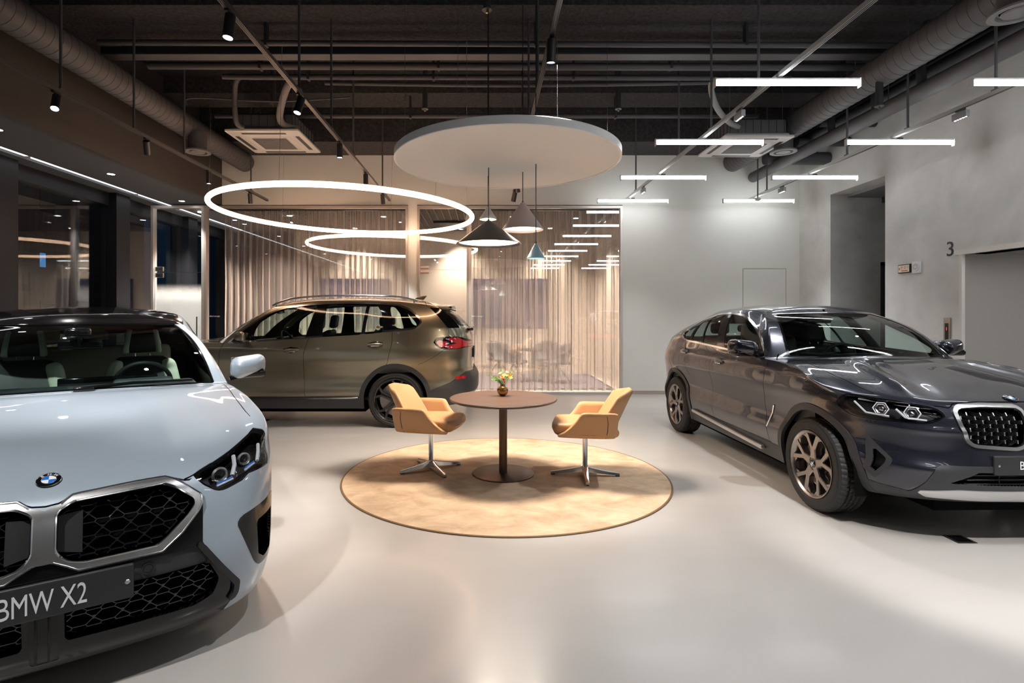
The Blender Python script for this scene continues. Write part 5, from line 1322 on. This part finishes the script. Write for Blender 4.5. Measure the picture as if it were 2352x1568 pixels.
def bar(x, y, label, grp='light bars under the silver tracks'):
    o = thing('light_bar', label, 'light bar', (x, y, 3.62), group=grp)
    b = MB(); b.box(-.65, .65, -.014, .014, .034, .050); b.build('housing', mat('bar_housing', (.55, .55, .55), .4, .3), o, smooth=0)
    b = MB(); b.rbox((0, 0, .012), (.648, .024, .024), .018); b.build('diffuser', BAR, o)
    MB().box(-.03, .03, -.02, .02, .048, .064).build('clip', BLK, o, smooth=0)
    for i in (-1, 1): MB().box(i*.652-.003, i*.652+.003, -.024, .024, -.032, .052).build('end_cap', mat('bar_cap', (.5, .5, .5), .5), o, smooth=0)
names = ['nearest', 'second', 'third', 'farthest']
for row, x in enumerate((2.72, 5.03)):
    side = 'left row' if row == 0 else 'row by the concrete wall'
    for k, y in enumerate((4.86, 6.55, 8.24, 9.93)): bar(x, y, '%s white light bar of the %s' % (names[k], side))
    for k in range(5): bar(x, 3.17-1.69*k, 'white light bar %s, out of view, %s' % (['just overhead', 'over the camera', 'behind the camera', 'well behind the camera', 'at the room end'][k], side))
def linear_spot(x, y, label):
    o = thing('linear_spotlight', label, 'spotlight', (x, y, ZT), rz=R(0)); MB().box(-.012, .012, -.05, .05, -.02, 0).build('adapter', BLK, o, smooth=0)
    b = MB(); b.rbox((0, 0, -.065), (.022, .085, .034), .004); h = b.build('head', mat('spot_grey', (.16, .16, .17), .5), o)
    for k in range(5): b = MB(); b.lathe([(0, -.0995), (.009, -.0995)], 10, T(0, -.064+.032*k, 0)); b.build('lens', SPOTL, h)
    spot(o, (x, y, ZT-.11), (x, y-.3, 0), 42, 100, .8, (.95, .97, 1))
for x, y, lb in ((2.65, 5.62, 'grey five-lens spotlight on the left silver track'), (4.95, 5.62, 'grey five-lens spotlight on the track by the concrete wall'), (2.65, 9.05, 'small grey spotlight far along the left silver track'), (4.95, 9.0, 'small grey spotlight far along the track by the concrete wall'), (2.65, 2.3, 'unseen five-lens spotlight added to light the floor in front of the dark car'), (4.95, 2.3, 'unseen five-lens spotlight added to light the bonnet side of the dark car'), (.51, 1.9, 'unseen five-lens spotlight added on the middle track for floor light')): linear_spot(x, y, lb)  # last three are out of view, added for more light on floor and cars

# ring lamp
o = thing('ring_lamp', 'huge glowing ring lamp hung above the bronze car', 'ring lamp', (-2.13, 8.36, 3.10)); o.rotation_euler = (0, R(1.3), 0)
ring = [(1.93*math.cos(2*math.pi*k/120), 1.93*math.sin(2*math.pi*k/120), 0) for k in range(120)]
MB().tube(ring, .036, 12, closed=True).build('light_tube', RING, o)
b = MB(); b.tube([(1.93*math.cos(2*math.pi*k/120), 1.93*math.sin(2*math.pi*k/120), .036) for k in range(120)], .008, 6, closed=True); b.build('mounting_rim', FRW, o)
for k in range(6):
    a = R(20+60*k); MB().tube([(1.93*math.cos(a), 1.93*math.sin(a), .04), (1.93*math.cos(a)*.995, 1.93*math.sin(a), 1.9)], .0022, 5).build('wire', SAT, o)
# white disc
o = thing('acoustic_disc', 'large white round panel hung over the table', 'ceiling panel', (.21, 5.16, 3.0))
b = MB(); b.lathe([(0, .0), (1.045, .0)], 128); b.build('underside', mat('disc_fabric', (.84, .83, .82), .85, bump=(400, .1, 2)), o)
b = MB(); b.lathe([(1.045, .002), (1.047, -.008), (1.060, -.010), (1.066, -.004), (1.066, .058), (1.060, .064), (0, .064)], 128); b.build('rim', mat('disc_rim', (.85, .85, .86), .4), o)
for a in (12, 168, 60, 120, 250, 290): MB().tube([(1.03*math.cos(R(a)), 1.03*math.sin(R(a)), .06), (1.03*math.cos(R(a)), 1.03*math.sin(R(a)), 2.3)], .0022, 5).build('wire', SAT, o)
# cone pendants
def cone(x, y, zr, za, r, m, label, cord=True, tip=.026):
    o = thing('pendant_lamp', label, 'pendant lamp', (x, y, zr), group='cone pendant lamps over the table'); h = za-zr
    b = MB(); b.lathe([(0, h), (tip*.6, h-.002), (tip, h-.013), (r*.985, .008), (r, 0), (r*.985, -.004), (r*.96, .004), (r*.90, .024)], 64); b.build('shade', m, o)
    b = MB(); b.lathe([(r*.93, .016), (r*.6, h*.25), (0, h*.32)], 48); b.build('diffuser', PEND, o)
    MB().tube([(0, 0, h-.005), (0, 0, 5.3-zr)], .0045, 8).build('cord', BLK, o)
    MB().lathe([(0, h+.012), (.008, h+.012), (.010, h-.004)], 12).build('cord_grip', BLK, o)
    d = bpy.data.lights.new('pendant_glow', 'SPOT'); d.energy = 42*(r/.2); d.color = (1, .85, .70); d.spot_size = R(120); d.spot_blend = .6; d.shadow_soft_size = r*.5; l_ = bpy.data.objects.new('pendant_glow', d); COL.objects.link(l_); l_.parent = o; l_.location = (0, 0, -.012)
cone(.035, 5.35, 2.245, 2.475, .322, mat('cone_black', (.035, .034, .036), .38, coat=.3), 'wide dark grey cone pendant, the largest of the four', tip=.036)
cone(.385, 5.51, 2.41, 2.69, .212, mat('cone_mauve', (.46, .39, .38), .5), 'mauve-pink cone pendant right of the dark one')
cone(.492, 5.22, 2.09, 2.235, .087, mat('cone_blue', (.25, .42, .52), .3, coat=.5), 'small pale blue cone pendant, the lowest', tip=.017)
cone(.032, 5.67, 2.545, 2.68, .090, mat('cone_white', (.62, .59, .58), .5), 'small whitish cone pendant behind the dark one', tip=.016)
# soffit downlights, strip light
for x, y, lb in ((-5.68, 8.2, 'round downlight in the left soffit near the ring lamp'), (-5.70, 10.15, 'round downlight in the soffit just before the lounge door'), (-5.62, 6.22, 'round downlight in the left soffit, cut by the picture edge'), (-5.66, 4.1, 'round downlight in the left soffit above the pale car'), (-5.66, 1.9, 'round downlight in the left soffit beside the camera'), (-5.66, 12.2, 'round downlight added in the soffit to light the frosted glass door')):  # the last one is added behind the glass door to light its film
    o = thing('downlight', lb, 'downlight', (x, y, 3.673)); MB().lathe([(.050, -.001), (.066, -.005), (.070, 0)], 28).build('trim_ring', BLK, o); MB().lathe([(0, -.0005), (.052, -.0005)], 24).build('lamp_face', DOWN, o)
    spot(o, (x, y, 3.66), (x, y, 0), 45, 80, .6)
o = thing('strip_light', 'long white strip light set in the left soffit', 'strip light', (-6.22, 0, 3.69))
for a, c in ((-6.8, 2.7), (2.8, 5.05), (5.15, 7.32), (7.42, 9.62), (9.72, 11.8), (11.9, 13.8)): MB().box(-.025, .025, a, c, 0, .02).build('diffuser', STRIP, o, smooth=0)
MB().box(-.06, .06, -6.8, 13.8, .02, .04).build('channel', FRG, o, smooth=0)
# lounge lamps
for x, y, lb in ((-3.2, 13.3, 'left'), (-.6, 13.4, 'middle'), (1.6, 13.3, 'right'), (-4.2, 11.6, 'near left'), (-2.2, 11.7, 'centre'), (.6, 11.7, 'near middle'), (2.0, 11.9, 'near right'), (-5.9, 11.2, 'added to light the frosted door')):  # the frosted-door lamp is an addition that brightens the film
    o = thing('downlight', 'recessed lamp in the lounge ceiling grid, %s' % lb, 'downlight', (x, y, 3.66), group='downlights in the lounge ceiling'); MB().lathe([(.0, 0), (.045, 0), (.055, -.003)], 20).build('lamp_face', DOWN, o)
    spot(o, (x, y, 3.64), (x, y+.15, 0), {'added to light the frosted door': 420, 'near left': 300, 'centre': 300, 'near middle': 230, 'near right': 230}.get(lb, 120), 100, .8, (1, .83, .70), .06)

# ------------------------------------------------------------------ services under the ceiling
def duct(x, z, r, y0, y1, label, step=.115, seam=True, m=DUCT):
    o = thing('round_duct', label, 'duct', (x, y0, z)); MB().tube([(0, 0, 0), (0, y1-y0, 0)], r, 40).build('duct_shell', m, o)
    if seam:
        b = MB(); n = int((y1-y0)/step); MY = Matrix.Rotation(R(-90), 4, 'X')
        for k in range(n): b.lathe([(r-.001, -.005), (r+.0035, 0), (r-.001, .005)], 40, Matrix.Translation((0, .05+k*step, 0)) @ MY)
        s_ = b.build('spiral_seam', mat('seam_dark', (.06, .058, .06), .6), o); s_['kind'] = 'stuff'
    for y in np.arange(.9, y1-y0, 2.13):
        MB().tube([(0, float(y), r), (0, float(y), 5.3-z)], .006, 6).build('duct_hanger', ROD, o)
    return o
duct(-4.60, 4.45, .175, -6.8, 10.35, 'fat spiral duct running along the left bulkhead')
duct(4.72, 4.44, .178, -6.8, 10.3, 'fat spiral duct running along the right side of the ceiling')
duct(5.14, 4.17, .098, -6.8, 10.35, 'slimmer smooth pipe running beside the right spiral duct', seam=False)
duct(5.45, 4.50, .085, -6.8, 10.2, 'dark pipe tucked between the right spiral duct and the concrete wall', seam=False, m=PIPED)
duct(5.72, 4.75, .06, -6.8, 10.2, 'thin dark pipe high beside the concrete wall', seam=False, m=PIPED)
def pipe(pts, r, label, m=PIPE, name='ceiling_pipe', clamps=(), group=None, seg=12):
    o = tag(MB().tube(smooth_poly(pts, 5, False) if len(pts) > 2 else pts, r, seg).build(name, m, smooth=60), label, 'pipe', group)
    for c in clamps: MB().box(c[0]-.015, c[0]+.015, c[1]-r-.006, c[1]+r+.006, c[2]-r-.006, 5.3).build('pipe_clamp', PIPED, o, smooth=0)
    return o
cl = lambda xs, y, z: [(x, y, z) for x in xs]
pipe([(-4.6, 6.42, 4.78), (5.4, 6.42, 4.74)], .034, 'topmost grey pipe crossing under the big ceiling beam', clamps=cl((-2.6, .6, 3.1), 6.42, 4.77))
o = tag(MB().box(-4.7, 5.4, 6.60, 6.72, 4.73, 4.82).build('cable_tray', PIPED, smooth=0), 'dark cable tray crossing the ceiling just behind the top pipe', 'cable tray')
MB().box(-4.7, 5.4, 6.58, 6.74, 4.715, 4.73).build('tray_lip', PIPE, o, smooth=0)
pipe([(-4.35, 6.98, 4.76), (5.1, 6.98, 4.74)], .047, 'thick grey pipe crossing the ceiling below the cable tray', clamps=cl((-2.9, -.6, 2.4), 6.98, 4.76))
pipe([(-3.55, 7.9, 4.28), (-3.55, 7.7, 4.30), (-3.5, 7.55, 4.62), (-3.35, 7.36, 4.77), (-3.0, 7.34, 4.77), (3.1, 7.34, 4.76)], .036, 'wrapped grey pipe bending down to the left ceiling cassette', clamps=cl((-2.4, -.7, 1.2), 7.34, 4.77))
pipe([(-2.2, 7.42, 4.72), (.5, 7.44, 4.70), (3.3, 7.42, 4.73)], .026, 'slim conduit running just behind the wrapped pipe')
pipe([(-2.6, 7.40, 4.74), (-2.75, 7.5, 4.70), (-3.0, 7.9, 4.50), (-3.05, 8.15, 4.42), (-2.85, 8.25, 4.38)], .05, 'fat flexible hose dropping onto the left ceiling cassette', m=mat('hose_grey', (.20, .18, .175), .7), name='flexible_hose')
pipe([(3.1, 7.40, 4.74), (3.15, 7.5, 4.62), (3.3, 7.65, 4.45), (3.55, 7.85, 4.34), (3.75, 8.0, 4.32)], .04, 'pale flexible hose dropping onto the right ceiling cassette', m=mat('hose_pale', (.26, .26, .26), .7), name='flexible_hose')
pipe([(-4.35, 8.7, 4.74), (4.4, 8.7, 4.74)], .036, 'far grey pipe crossing above the white disc', clamps=cl((-1.2, 2.1), 8.7, 4.74))
pipe([(-4.2, 7.6, 4.50), (-4.1, 7.62, 4.60), (-3.0, 7.7, 4.58), (-1.9, 7.6, 4.60)], .011, 'thin sagging conduit over the left ceiling cassette', name='conduit')
for k, (y, x0, z, r) in enumerate(((9.55, 4.95, 4.30, .11), (9.0, 5.2, 4.42, .075), (8.4, 5.2, 4.52, .06), (9.9, 5.0, 4.5, .06))):
    pipe([(x0, y, z), (6.07, y, z)], r, ['fat stub pipe entering the concrete wall near the back', 'middle stub pipe entering the concrete wall', 'thin stub pipe nearest, entering the concrete wall', 'high stub pipe entering the concrete wall at the back'][k], m=PIPE if k == 0 else PIPED, name='stub_pipe')
for k, y in enumerate((4.6, 6.35, 7.1, 8.0, 9.2)):
    pipe([(5.14, y, 4.2), (5.14, y, 4.6), (5.3, y+.02, 5.28)], .05, 'short vertical riser number %s above the slim right pipe' % ['one, closest', 'two', 'three', 'four', 'five, farthest'][k], m=PIPED, name='riser_pipe')
def cassette(x, y, z, label):
    o = thing('air_conditioner', label, 'air conditioner', (x, y, z)); o.scale = (1.12 if x < 0 else 1.03,)*2 + (1,)
    PN = mat('cassette_white', (.55, .53, .51), .4)
    b = MB(); b.prism(round_poly([(-.5, -.5), (.5, -.5), (.5, .5), (-.5, .5)], .03), 0, .025); b.prism(round_poly([(-.49, -.49), (.49, -.49), (.49, .49), (-.49, .49)], .03), .0, -.012, inset=.04); b.build('panel', PN, o, smooth=30)
    b = MB(); b.prism(round_poly([(-.30, -.30), (.30, -.30), (.30, .30), (-.30, .30)], .05), -.022, -.012, inset=-.04); b.build('intake_panel', PN, o, smooth=30)
    MB().box(-.235, .235, -.235, .235, -.0245, -.022).build('grille_backing', BLK, o, smooth=0)
    b = MB()
    for k in range(15): p = -.235+.0336*k; b.box(p-.0025, p+.0025, -.235, .235, -.029, -.0245); b.box(-.235, .235, p-.0025, p+.0025, -.029, -.0245)
    b.build('grille', mat('grille_grey', (.30, .29, .28), .5), o, smooth=0)
    for (a, c, d_, e) in ((-.30, .30, -.44, -.385), (-.30, .30, .385, .44), (-.44, -.385, -.30, .30), (.385, .44, -.30, .30)): MB().box(a, c, d_, e, -.014, -.010).build('air_outlet', MB_, o, smooth=0)
    b = MB(); b.rbox((0, 0, .16), (.42, .42, .13), .03); b.build('casing', mat('cassette_casing', (.07, .07, .075), .6), o)
    b = MB(); b.rbox((0, 0, .05), (.45, .45, .025), .02); b.build('casing_foot', mat('casing_foam', (.30, .30, .31), .6), o)
    b = MB()
    for k in range(8):
        p = -.39+.111*k
        for s_ in (-1, 1): b.box(p-.004, p+.004, s_*.422-.004, s_*.422+.004, .08, .27); b.box(s_*.422-.004, s_*.422+.004, p-.004, p+.004, .08, .27)
    b.build('casing_rib', MG, o, smooth=0)['kind'] = 'stuff'
    for a in (-1, 1):
        for c in (-1, 1): MB().tube([(a*.38, c*.38, .1), (a*.38, c*.38, 5.3-z)], .005, 6).build('threaded_rod', ROD, o)
cassette(-3.36, 8.66, 4.30, 'ceiling cassette air conditioner above the ring lamp, left side')
cassette(4.03, 8.42, 4.15, 'ceiling cassette air conditioner between the light bars, right side')
def diffuser(x, y, z, r, top, label):
    o = thing('air_diffuser', label, 'air diffuser', (x, y, z)); DM = mat('diffuser_grey', (.16, .155, .155), .5)
    MB().lathe([(r, .02), (r, 0), (r*.72, .0), (r*.66, .03), (r*.60, .03)], 40).build('outer_ring', DM, o); MB().lathe([(0, -.005), (r*.52, -.002), (r*.56, .01), (r*.5, .03)], 40).build('centre_plate', DM, o)
    MB().lathe([(r*.7, .02), (r*.7, top-z)], 28).build('neck', DUCT, o)
diffuser(-4.45, 8.36, 4.05, .19, 4.35, 'round air diffuser under the left spiral duct'); diffuser(4.62, 8.36, 4.05, .19, 4.35, 'round air diffuser under the right spiral duct'); diffuser(4.70, 4.76, 4.20, .21, 4.35, 'round air diffuser at the top right corner'); 
BRS = mat('brass', (.55, .38, .16), .3, 1.)
def sprinkler(x, y, z, top, label):
    o = thing('sprinkler', label, 'sprinkler', (x, y, z)); MB().lathe([(0, .0), (.05, .0), (.052, .008), (.03, .016)], 24).build('plate', MG, o); MB().lathe([(0, -.03), (.012, -.028), (.008, 0)], 14).build('nozzle', BRS, o); MB().tube([(0, 0, .01), (0, 0, top-z)], .04 if top-z < 1 else .012, 12).build('drop_pipe', PIPED, o)
for a in ((4.66, 6.38, 4.0, 4.4, 'sprinkler head on a stub under the right spiral duct'), (.02, 5.35, 4.56, 5.28, 'speaker-like round sprinkler plate at the top edge'), (-.9, 8.1, 4.62, 5.28, 'dark capped sprinkler left of the white disc top'), (2.0, 8.1, 4.62, 5.28, 'dark capped sprinkler right of the white disc top'), (-3.1, 7.9, 4.62, 5.28, 'dark capped sprinkler above the left ceiling cassette')): sprinkler(*a)
o = thing('smoke_detector', 'white detector hanging at the end of the track by the concrete wall', 'detector', (4.90, 9.70, 3.60)); MB().lathe([(0, -.02), (.03, -.018), (.055, 0), (.05, .03), (0, .035)], 24).build('detector_body', FRW, o); MB().tube([(0, 0, .03), (0, 0, 1.7)], .012, 8).build('detector_rod', ROD, o)

# ------------------------------------------------------------------ wall fittings
RW = lambda y, z, x=XR: Matrix(((0, 0, -1, x), (-1, 0, 0, y), (0, 1, 0, z), (0, 0, 0, 1)))
t = text('wall_number', '3', .27, mat('number_dark', (.022, .026, .035), .5), None, RW(7.045, 2.39, XR-.003), .003); tag(t, 'dark numeral 3 on the concrete wall beside the lift opening', 'number')
o = thing('wall_sign', 'small black-framed sign with red Korean characters on the concrete wall', 'sign', (XR, 7.80, 2.205))
MB().rbox((-.012, 0, 0), (.012, .112, .062), .004).build('sign_frame', BLK, o); MB().box(-.026, -.024, -.100, .100, -.050, .050).build('sign_face', mat('sign_cream', (.80, .78, .62), .5), o, smooth=0)
SR = mat('sign_red', (.65, .03, .02), .5)
text('sign_lettering', '완 강 기', .048, SR, o, RW(-.020, .012, -.027), .0004); MB().box(-.0275, -.0268, -.075, .045, -.034, -.024).build('sign_underline', SR, o, smooth=0); MB().prism([(0, .022), (.012, 0), (0, -.022), (-.012, 0)], 0, .001, RW(.080, 0, -.026)).build('sign_symbol', SR, o, smooth=0)
o = thing('wall_thermostat', 'square white unit with round dial beside the framed sign', 'thermostat', (XR, 7.575, 2.205)); MB().rbox((-.016, 0, 0), (.016, .072, .082), .012).build('unit_body', mat('unit_white', (.78, .79, .82), .4), o); MB().lathe([(0, .006), (.058, .006), (.064, 0)], 32, RW(0, .002, -.032)).build('dial', mat('unit_white2', (.72, .73, .76), .4), o); MB().lathe([(.030, .001), (.032, .002), (.034, .001)], 32, RW(0, .008, -.038)).build('dial_ring', MG, o)
o = thing('lift_indicator', 'narrow metal lift call panel with a red figure 1', 'lift panel', (XR, 7.085, 1.30)); MB().rbox((-.008, 0, 0), (.008, .052, .20), .004).build('call_plate', mat('plate_metal', (.40, .36, .30), .35, .8), o); MB().box(-.0175, -.016, -.028, .028, -.10, .13).build('display', GB, o, smooth=0); text('display_digit', '1', .055, emis('digit_red', (1, .01, .01), 2.5), o, RW(0, .055, -.018), .0004)
for x, y, rz, lb in ((3.265, 3.715, 0, 'dark square floor box in front of the dark car'), (-3.22, 7.88, 0, 'small flat floor box under the bronze car')):
    o = thing('floor_box', lb, 'floor box', (x, y, .0)); MB().rbox((0, 0, .002), (.066, .066, .003), .002).build('cover', MB_, o); MB().box(-.05, .05, -.05, .05, .0052, .006).build('cover_inset', GB, o, smooth=0)

# ------------------------------------------------------------------ table group
RUG = mottled('suede_rug', (.53, .365, .24), (.78, .60, .42), 4.2, .9, bump=.25, bs=260, det=9, stretch=(1, 1.35, 1), dist=.5, spec=.15)
o = thing('round_rug', 'large round tan rug under the table and chairs', 'rug', (.193, 5.225, 0))
b = MB(); b.lathe([(0, .010), (1.465, .010), (1.478, .008)], 160, T(s=(1.035, 1, 1))); b.build('pile', RUG, o)
b = MB(); b.lathe([(1.476, .009), (1.486, .010), (1.492, .006), (1.490, 0)], 160, T(s=(1.035, 1, 1))); b.build('bound_edge', mat('rug_edge', (.20, .11, .05), .8), o)
o = thing('round_table', 'round dark wood pedestal table at the centre of the rug', 'table', (.175, 5.22, .010))
TOPM = mottled('dark_wood_top', (.085, .050, .038), (.125, .076, .060), 6, .36, det=8, stretch=(.4, 3, 1), spec=.5)
b = MB(); b.lathe([(0, .733), (.512, .733), (.515, .730)], 96); b.build('table_top', TOPM, o)
b = MB(); b.lathe([(.5145, .7302), (.520, .726), (.516, .716), (.490, .704), (0, .704)], 96); b.build('top_edge', mat('edge_black', (.012, .009, .008), .4), o)
BRZ = mat('bronze_metal', (.135, .085, .058), .38, .75)
MB().lathe([(.0395, .012), (.0395, .706)], 40).build('pole', BRZ, o); MB().lathe([(0, .012), (.288, .012), (.297, .008), (.298, 0)], 80).build('base_plate', BRZ, o)
o = thing('flower_vase', 'round gold glass vase with yellow flowers on the table', 'vase', (.175, 5.33, .743)); GOLD = mat('gold_glass', (.42, .22, .05), .16, .85, coat=1, bump=(35, .25, 3))
b = MB(); pr_ = [(0, 0), (.022, .0)] + [(.056*math.sin(R(a)), .052 - .052*math.cos(R(a))) for a in range(30, 155, 8)] + [(.026, .103), (.028, .110), (.024, .108)]; b.lathe(pr_, 36); b.build('vase_body', GOLD, o)
GRN = mat('fern_green', (.16, .38, .03), .6); GRD = mat('stem_green', (.06, .16, .03), .6); YEL = mat('petal_yellow', (.95, .62, .06), .5); CRM = mat('petal_cream', (.95, .82, .36), .5); ORG = mat('petal_orange', (.90, .28, .02), .5)
def sprig(p0, p1, n=26, w=.020, seed=0):
    rnd = random.Random(seed); b = MB(); p0 = Vector(p0); p1 = Vector(p1); mid = (p0+p1)/2 + Vector((0, 0, .02)); pts = smooth_poly([tuple(p0), tuple(mid), tuple(p1)], 8, False); b.tube(pts, .0012, 5)
    for k in range(n):
        t = .25 + .75*k/n; q = Vector(pts[min(len(pts)-1, int(t*(len(pts)-1)))]); d = Vector((rnd.uniform(-1, 1), rnd.uniform(-1, 1), rnd.uniform(-.3, 1))).normalized()*w*rnd.uniform(.6, 1.1)
        s_ = d.orthogonal().normalized()*.0035; b.add([q, q+d*.5+s_, q+d, q+d*.5-s_], [(0, 1, 2, 3)])
    b.build('fern_sprig', GRN, o, smooth=0)
for k, (e) in enumerate(((-.135, .0, .20), (-.10, -.02, .165), (-.075, .02, .15), (-.02, .02, .265), (.105, .0, .245), (-.06, -.03, .175), (.05, .04, .19), (-.09, .01, .185))): sprig((0, 0, .09), e, seed=k, n=34, w=.022)
def flower(c, r, m, tilt, seed):
    rnd = random.Random(seed); b = MB(); M = T(*c, rx=tilt[0], ry=tilt[1])
    for k in range(6):
        a = k*math.pi/3 + (k % 2)*.1; P = []
        for (u, v, h) in ((.1, .0, 0), (.45, -.28, .35), (.85, -.22, .62), (1.05, 0, .60), (.85, .22, .62), (.45, .28, .35)): P.append((r*(u*math.cos(a)-v*math.sin(a)), r*(u*math.sin(a)+v*math.cos(a)), r*h*1.1))
        P.append((r*.5*math.cos(a), r*.5*math.sin(a), r*.22)); b.add(P, [(6, 0, 1), (6, 1, 2), (6, 2, 3), (6, 3, 4), (6, 4, 5), (6, 5, 0)], M)
    f = b.build('flower', m, o, smooth=60); b = MB(); b.tube([(c[0]*.2, c[1]*.2, .09), c], .0016, 5); b.build('flower_stem', GRD, o)
flower((.0, -.01, .185), .030, CRM, (.6, -.2), 1); flower((.025, -.02, .20), .026, CRM, (.5, .3), 2); flower((.062, -.015, .185), .032, YEL, (.7, .7), 3); flower((-.02, -.01, .215), .022, CRM, (.2, -.4), 4); flower((.01, -.03, .155), .018, ORG, (.9, 0), 5); flower((-.008, -.03, .185), .018, ORG, (.9, -.2), 6); flower((.04, .0, .225), .020, CRM, (.3, .2), 7)

TAN = mat('tan_leather_seat', (.52, .295, .145), .45, bump=(500, .05, 2)); SEAM = mat('seam_brown', (.10, .05, .02), .7)
def tub_chair(x, y, rz, label, spin):
    o = thing('tub_chair', label, 'chair', (x, y, .010), rz, 'tan tub chairs at the round table')
    b = MB(); b.rbox((.050, 0, .470), (.265, .258, .053), .046, k=5, deform=lambda a, c, d: (a - .025*(c/.252)**2*(a > 0), c, d + .010*(a/.27) - .022*max(0, a/.27)**2*(d > 0) + .022*(c/.25)**2*(d > 0))); s_ = b.build('seat', TAN, o, smooth=60)
    for sg in (-1, 1):
        poly = smooth_poly([(-.27, .46), (-.285, .62), (-.262, .648), (-.22, .654), (-.08, .654), (.015, .652), (.050, .636), (.092, .575), (.145, .515), (.198, .468), (.240, .446), (.258, .432), (.250, .421), (.22, .416), (.0, .414), (-.22, .416), (-.26, .428)], 4)
        n = len(poly); cx, cz = -.05, .52; vs = []; fs = []; rows = []
        for (ins, yy) in ((.30, -.029), (.075, -.029), (.022, -.024), (0, -.010), (0, .010), (.022, .024), (.075, .029), (.30, .029)):
            rows.append(len(vs))
            for px, pz in poly:
                d = Vector((cx-px, cz-pz)); L_ = d.length; k = min(.9, ins) if ins == .30 else min(.5, ins/max(L_, .05)*.5); q = Vector((px, pz)) + d*k
                fl = (q.y-.41)*.22 + .01*math.cos(q.x*5); vs.append((q.x, sg*(.262 + fl) + yy - sg*.05*max(0, -q.x-.18)*2, q.y))
        for a, c in zip(rows, rows[1:]):
            for i in range(n): fs.append((a+i, a+(i+1) % n, c+(i+1) % n, c+i))
        fs.append(tuple(rows[0]+i for i in range(n))[::-1]); fs.append(tuple(rows[-1]+i for i in range(n)))
        b = MB(); b.add(vs, fs); a_ = b.build('armrest', TAN, o, smooth=50)
        b = MB(); b.tube([(-.18, sg*(.262+.052+.029), .632), (-.19, sg*(.262+.036+.030), .56), (-.185, sg*(.262+.018+.031), .48), (-.17, sg*(.262+.004+.029), .425)], .0035, 6); b.build('seam', SEAM, a_)
    def bk(a, c, d):
        t = (d+.21)/.42; return (a - .17*t - .02*t*t + .16*(c/.26)**2*(1-.15*t), c*(1 - .30*max(0, t-.45)**1.5), d - .075*abs(c/.252)**3.5*max(0, t-.3))
    b = MB(); b.rbox((-.235, 0, .625), (.034, .252, .215), .034, k=5, deform=bk); b.build('backrest', TAN, o, smooth=60)
    b = MB(); b.rbox((-.20, 0, .455), (.10, .24, .042), .04, k=4); b.build('seat_rear', TAN, o, smooth=60)
    MB().lathe([(0, .42), (.032, .418), (.032, .398), (.020, .396)], 20).build('swivel_plate', BLK, o)
    b = MB(); b.lathe([(.015, .42), (.015, .36)], 20); b.lathe([(0, .366), (.027, .364), (.028, .358), (.025, .355)], 24); b.build('piston', CHR, o)
    b = MB(); b.lathe([(.0255, .355), (.0255, .10), (.031, .085), (.036, .06), (.036, .03), (0, .03)], 32); cb = b.build('column', CHR, o)
    for k in range(4):
        a = spin + math.pi/2*k; b = MB(); N = 7; vs = []; fs = []
        for i in range(N):
            t = i/(N-1); r_ = .018 + .305*t; w = .030 - .012*t; zt = .092 - .058*t**.8; zb_ = .040 - .030*t
            vs += [(r_, -w, zb_), (r_, -w*.8, zt-.004), (r_, 0, zt), (r_, w*.8, zt-.004), (r_, w, zb_)]
        for i in range(N-1):
            for j in range(5): fs.append((i*5+j, i*5+(j+1) % 5, (i+1)*5+(j+1) % 5, (i+1)*5+j))
        fs.append((0, 1, 2, 3, 4)); fs.append(tuple((N-1)*5+j for j in range(5))[::-1]); b.add(vs, fs, T(rz=a)); l_ = b.build('leg', CHR, o, smooth=35)
        MB().rbox((.305, 0, .005), (.02, .012, .005), .004, T(rz=a)).build('foot_pad', BLK, l_)
    return o
tub_chair(-.535, 5.36, R(-14), 'tan leather tub chair left of the table, facing right', R(14+30))
tub_chair(.955, 5.16, R(180-8), 'tan leather tub chair right of the table, facing left', R(-172+84))

o = thing('lift_fill_lamp', 'unseen square lamp added in the ceiling to brighten the car lift', 'fill lamp', (7.4, 5.2, 2.29)); MB().box(-.3, .3, -.3, .3, 0, .02).build('lamp_face', DOWN, o, smooth=0)  # out-of-view lamp added to brighten the lift interior
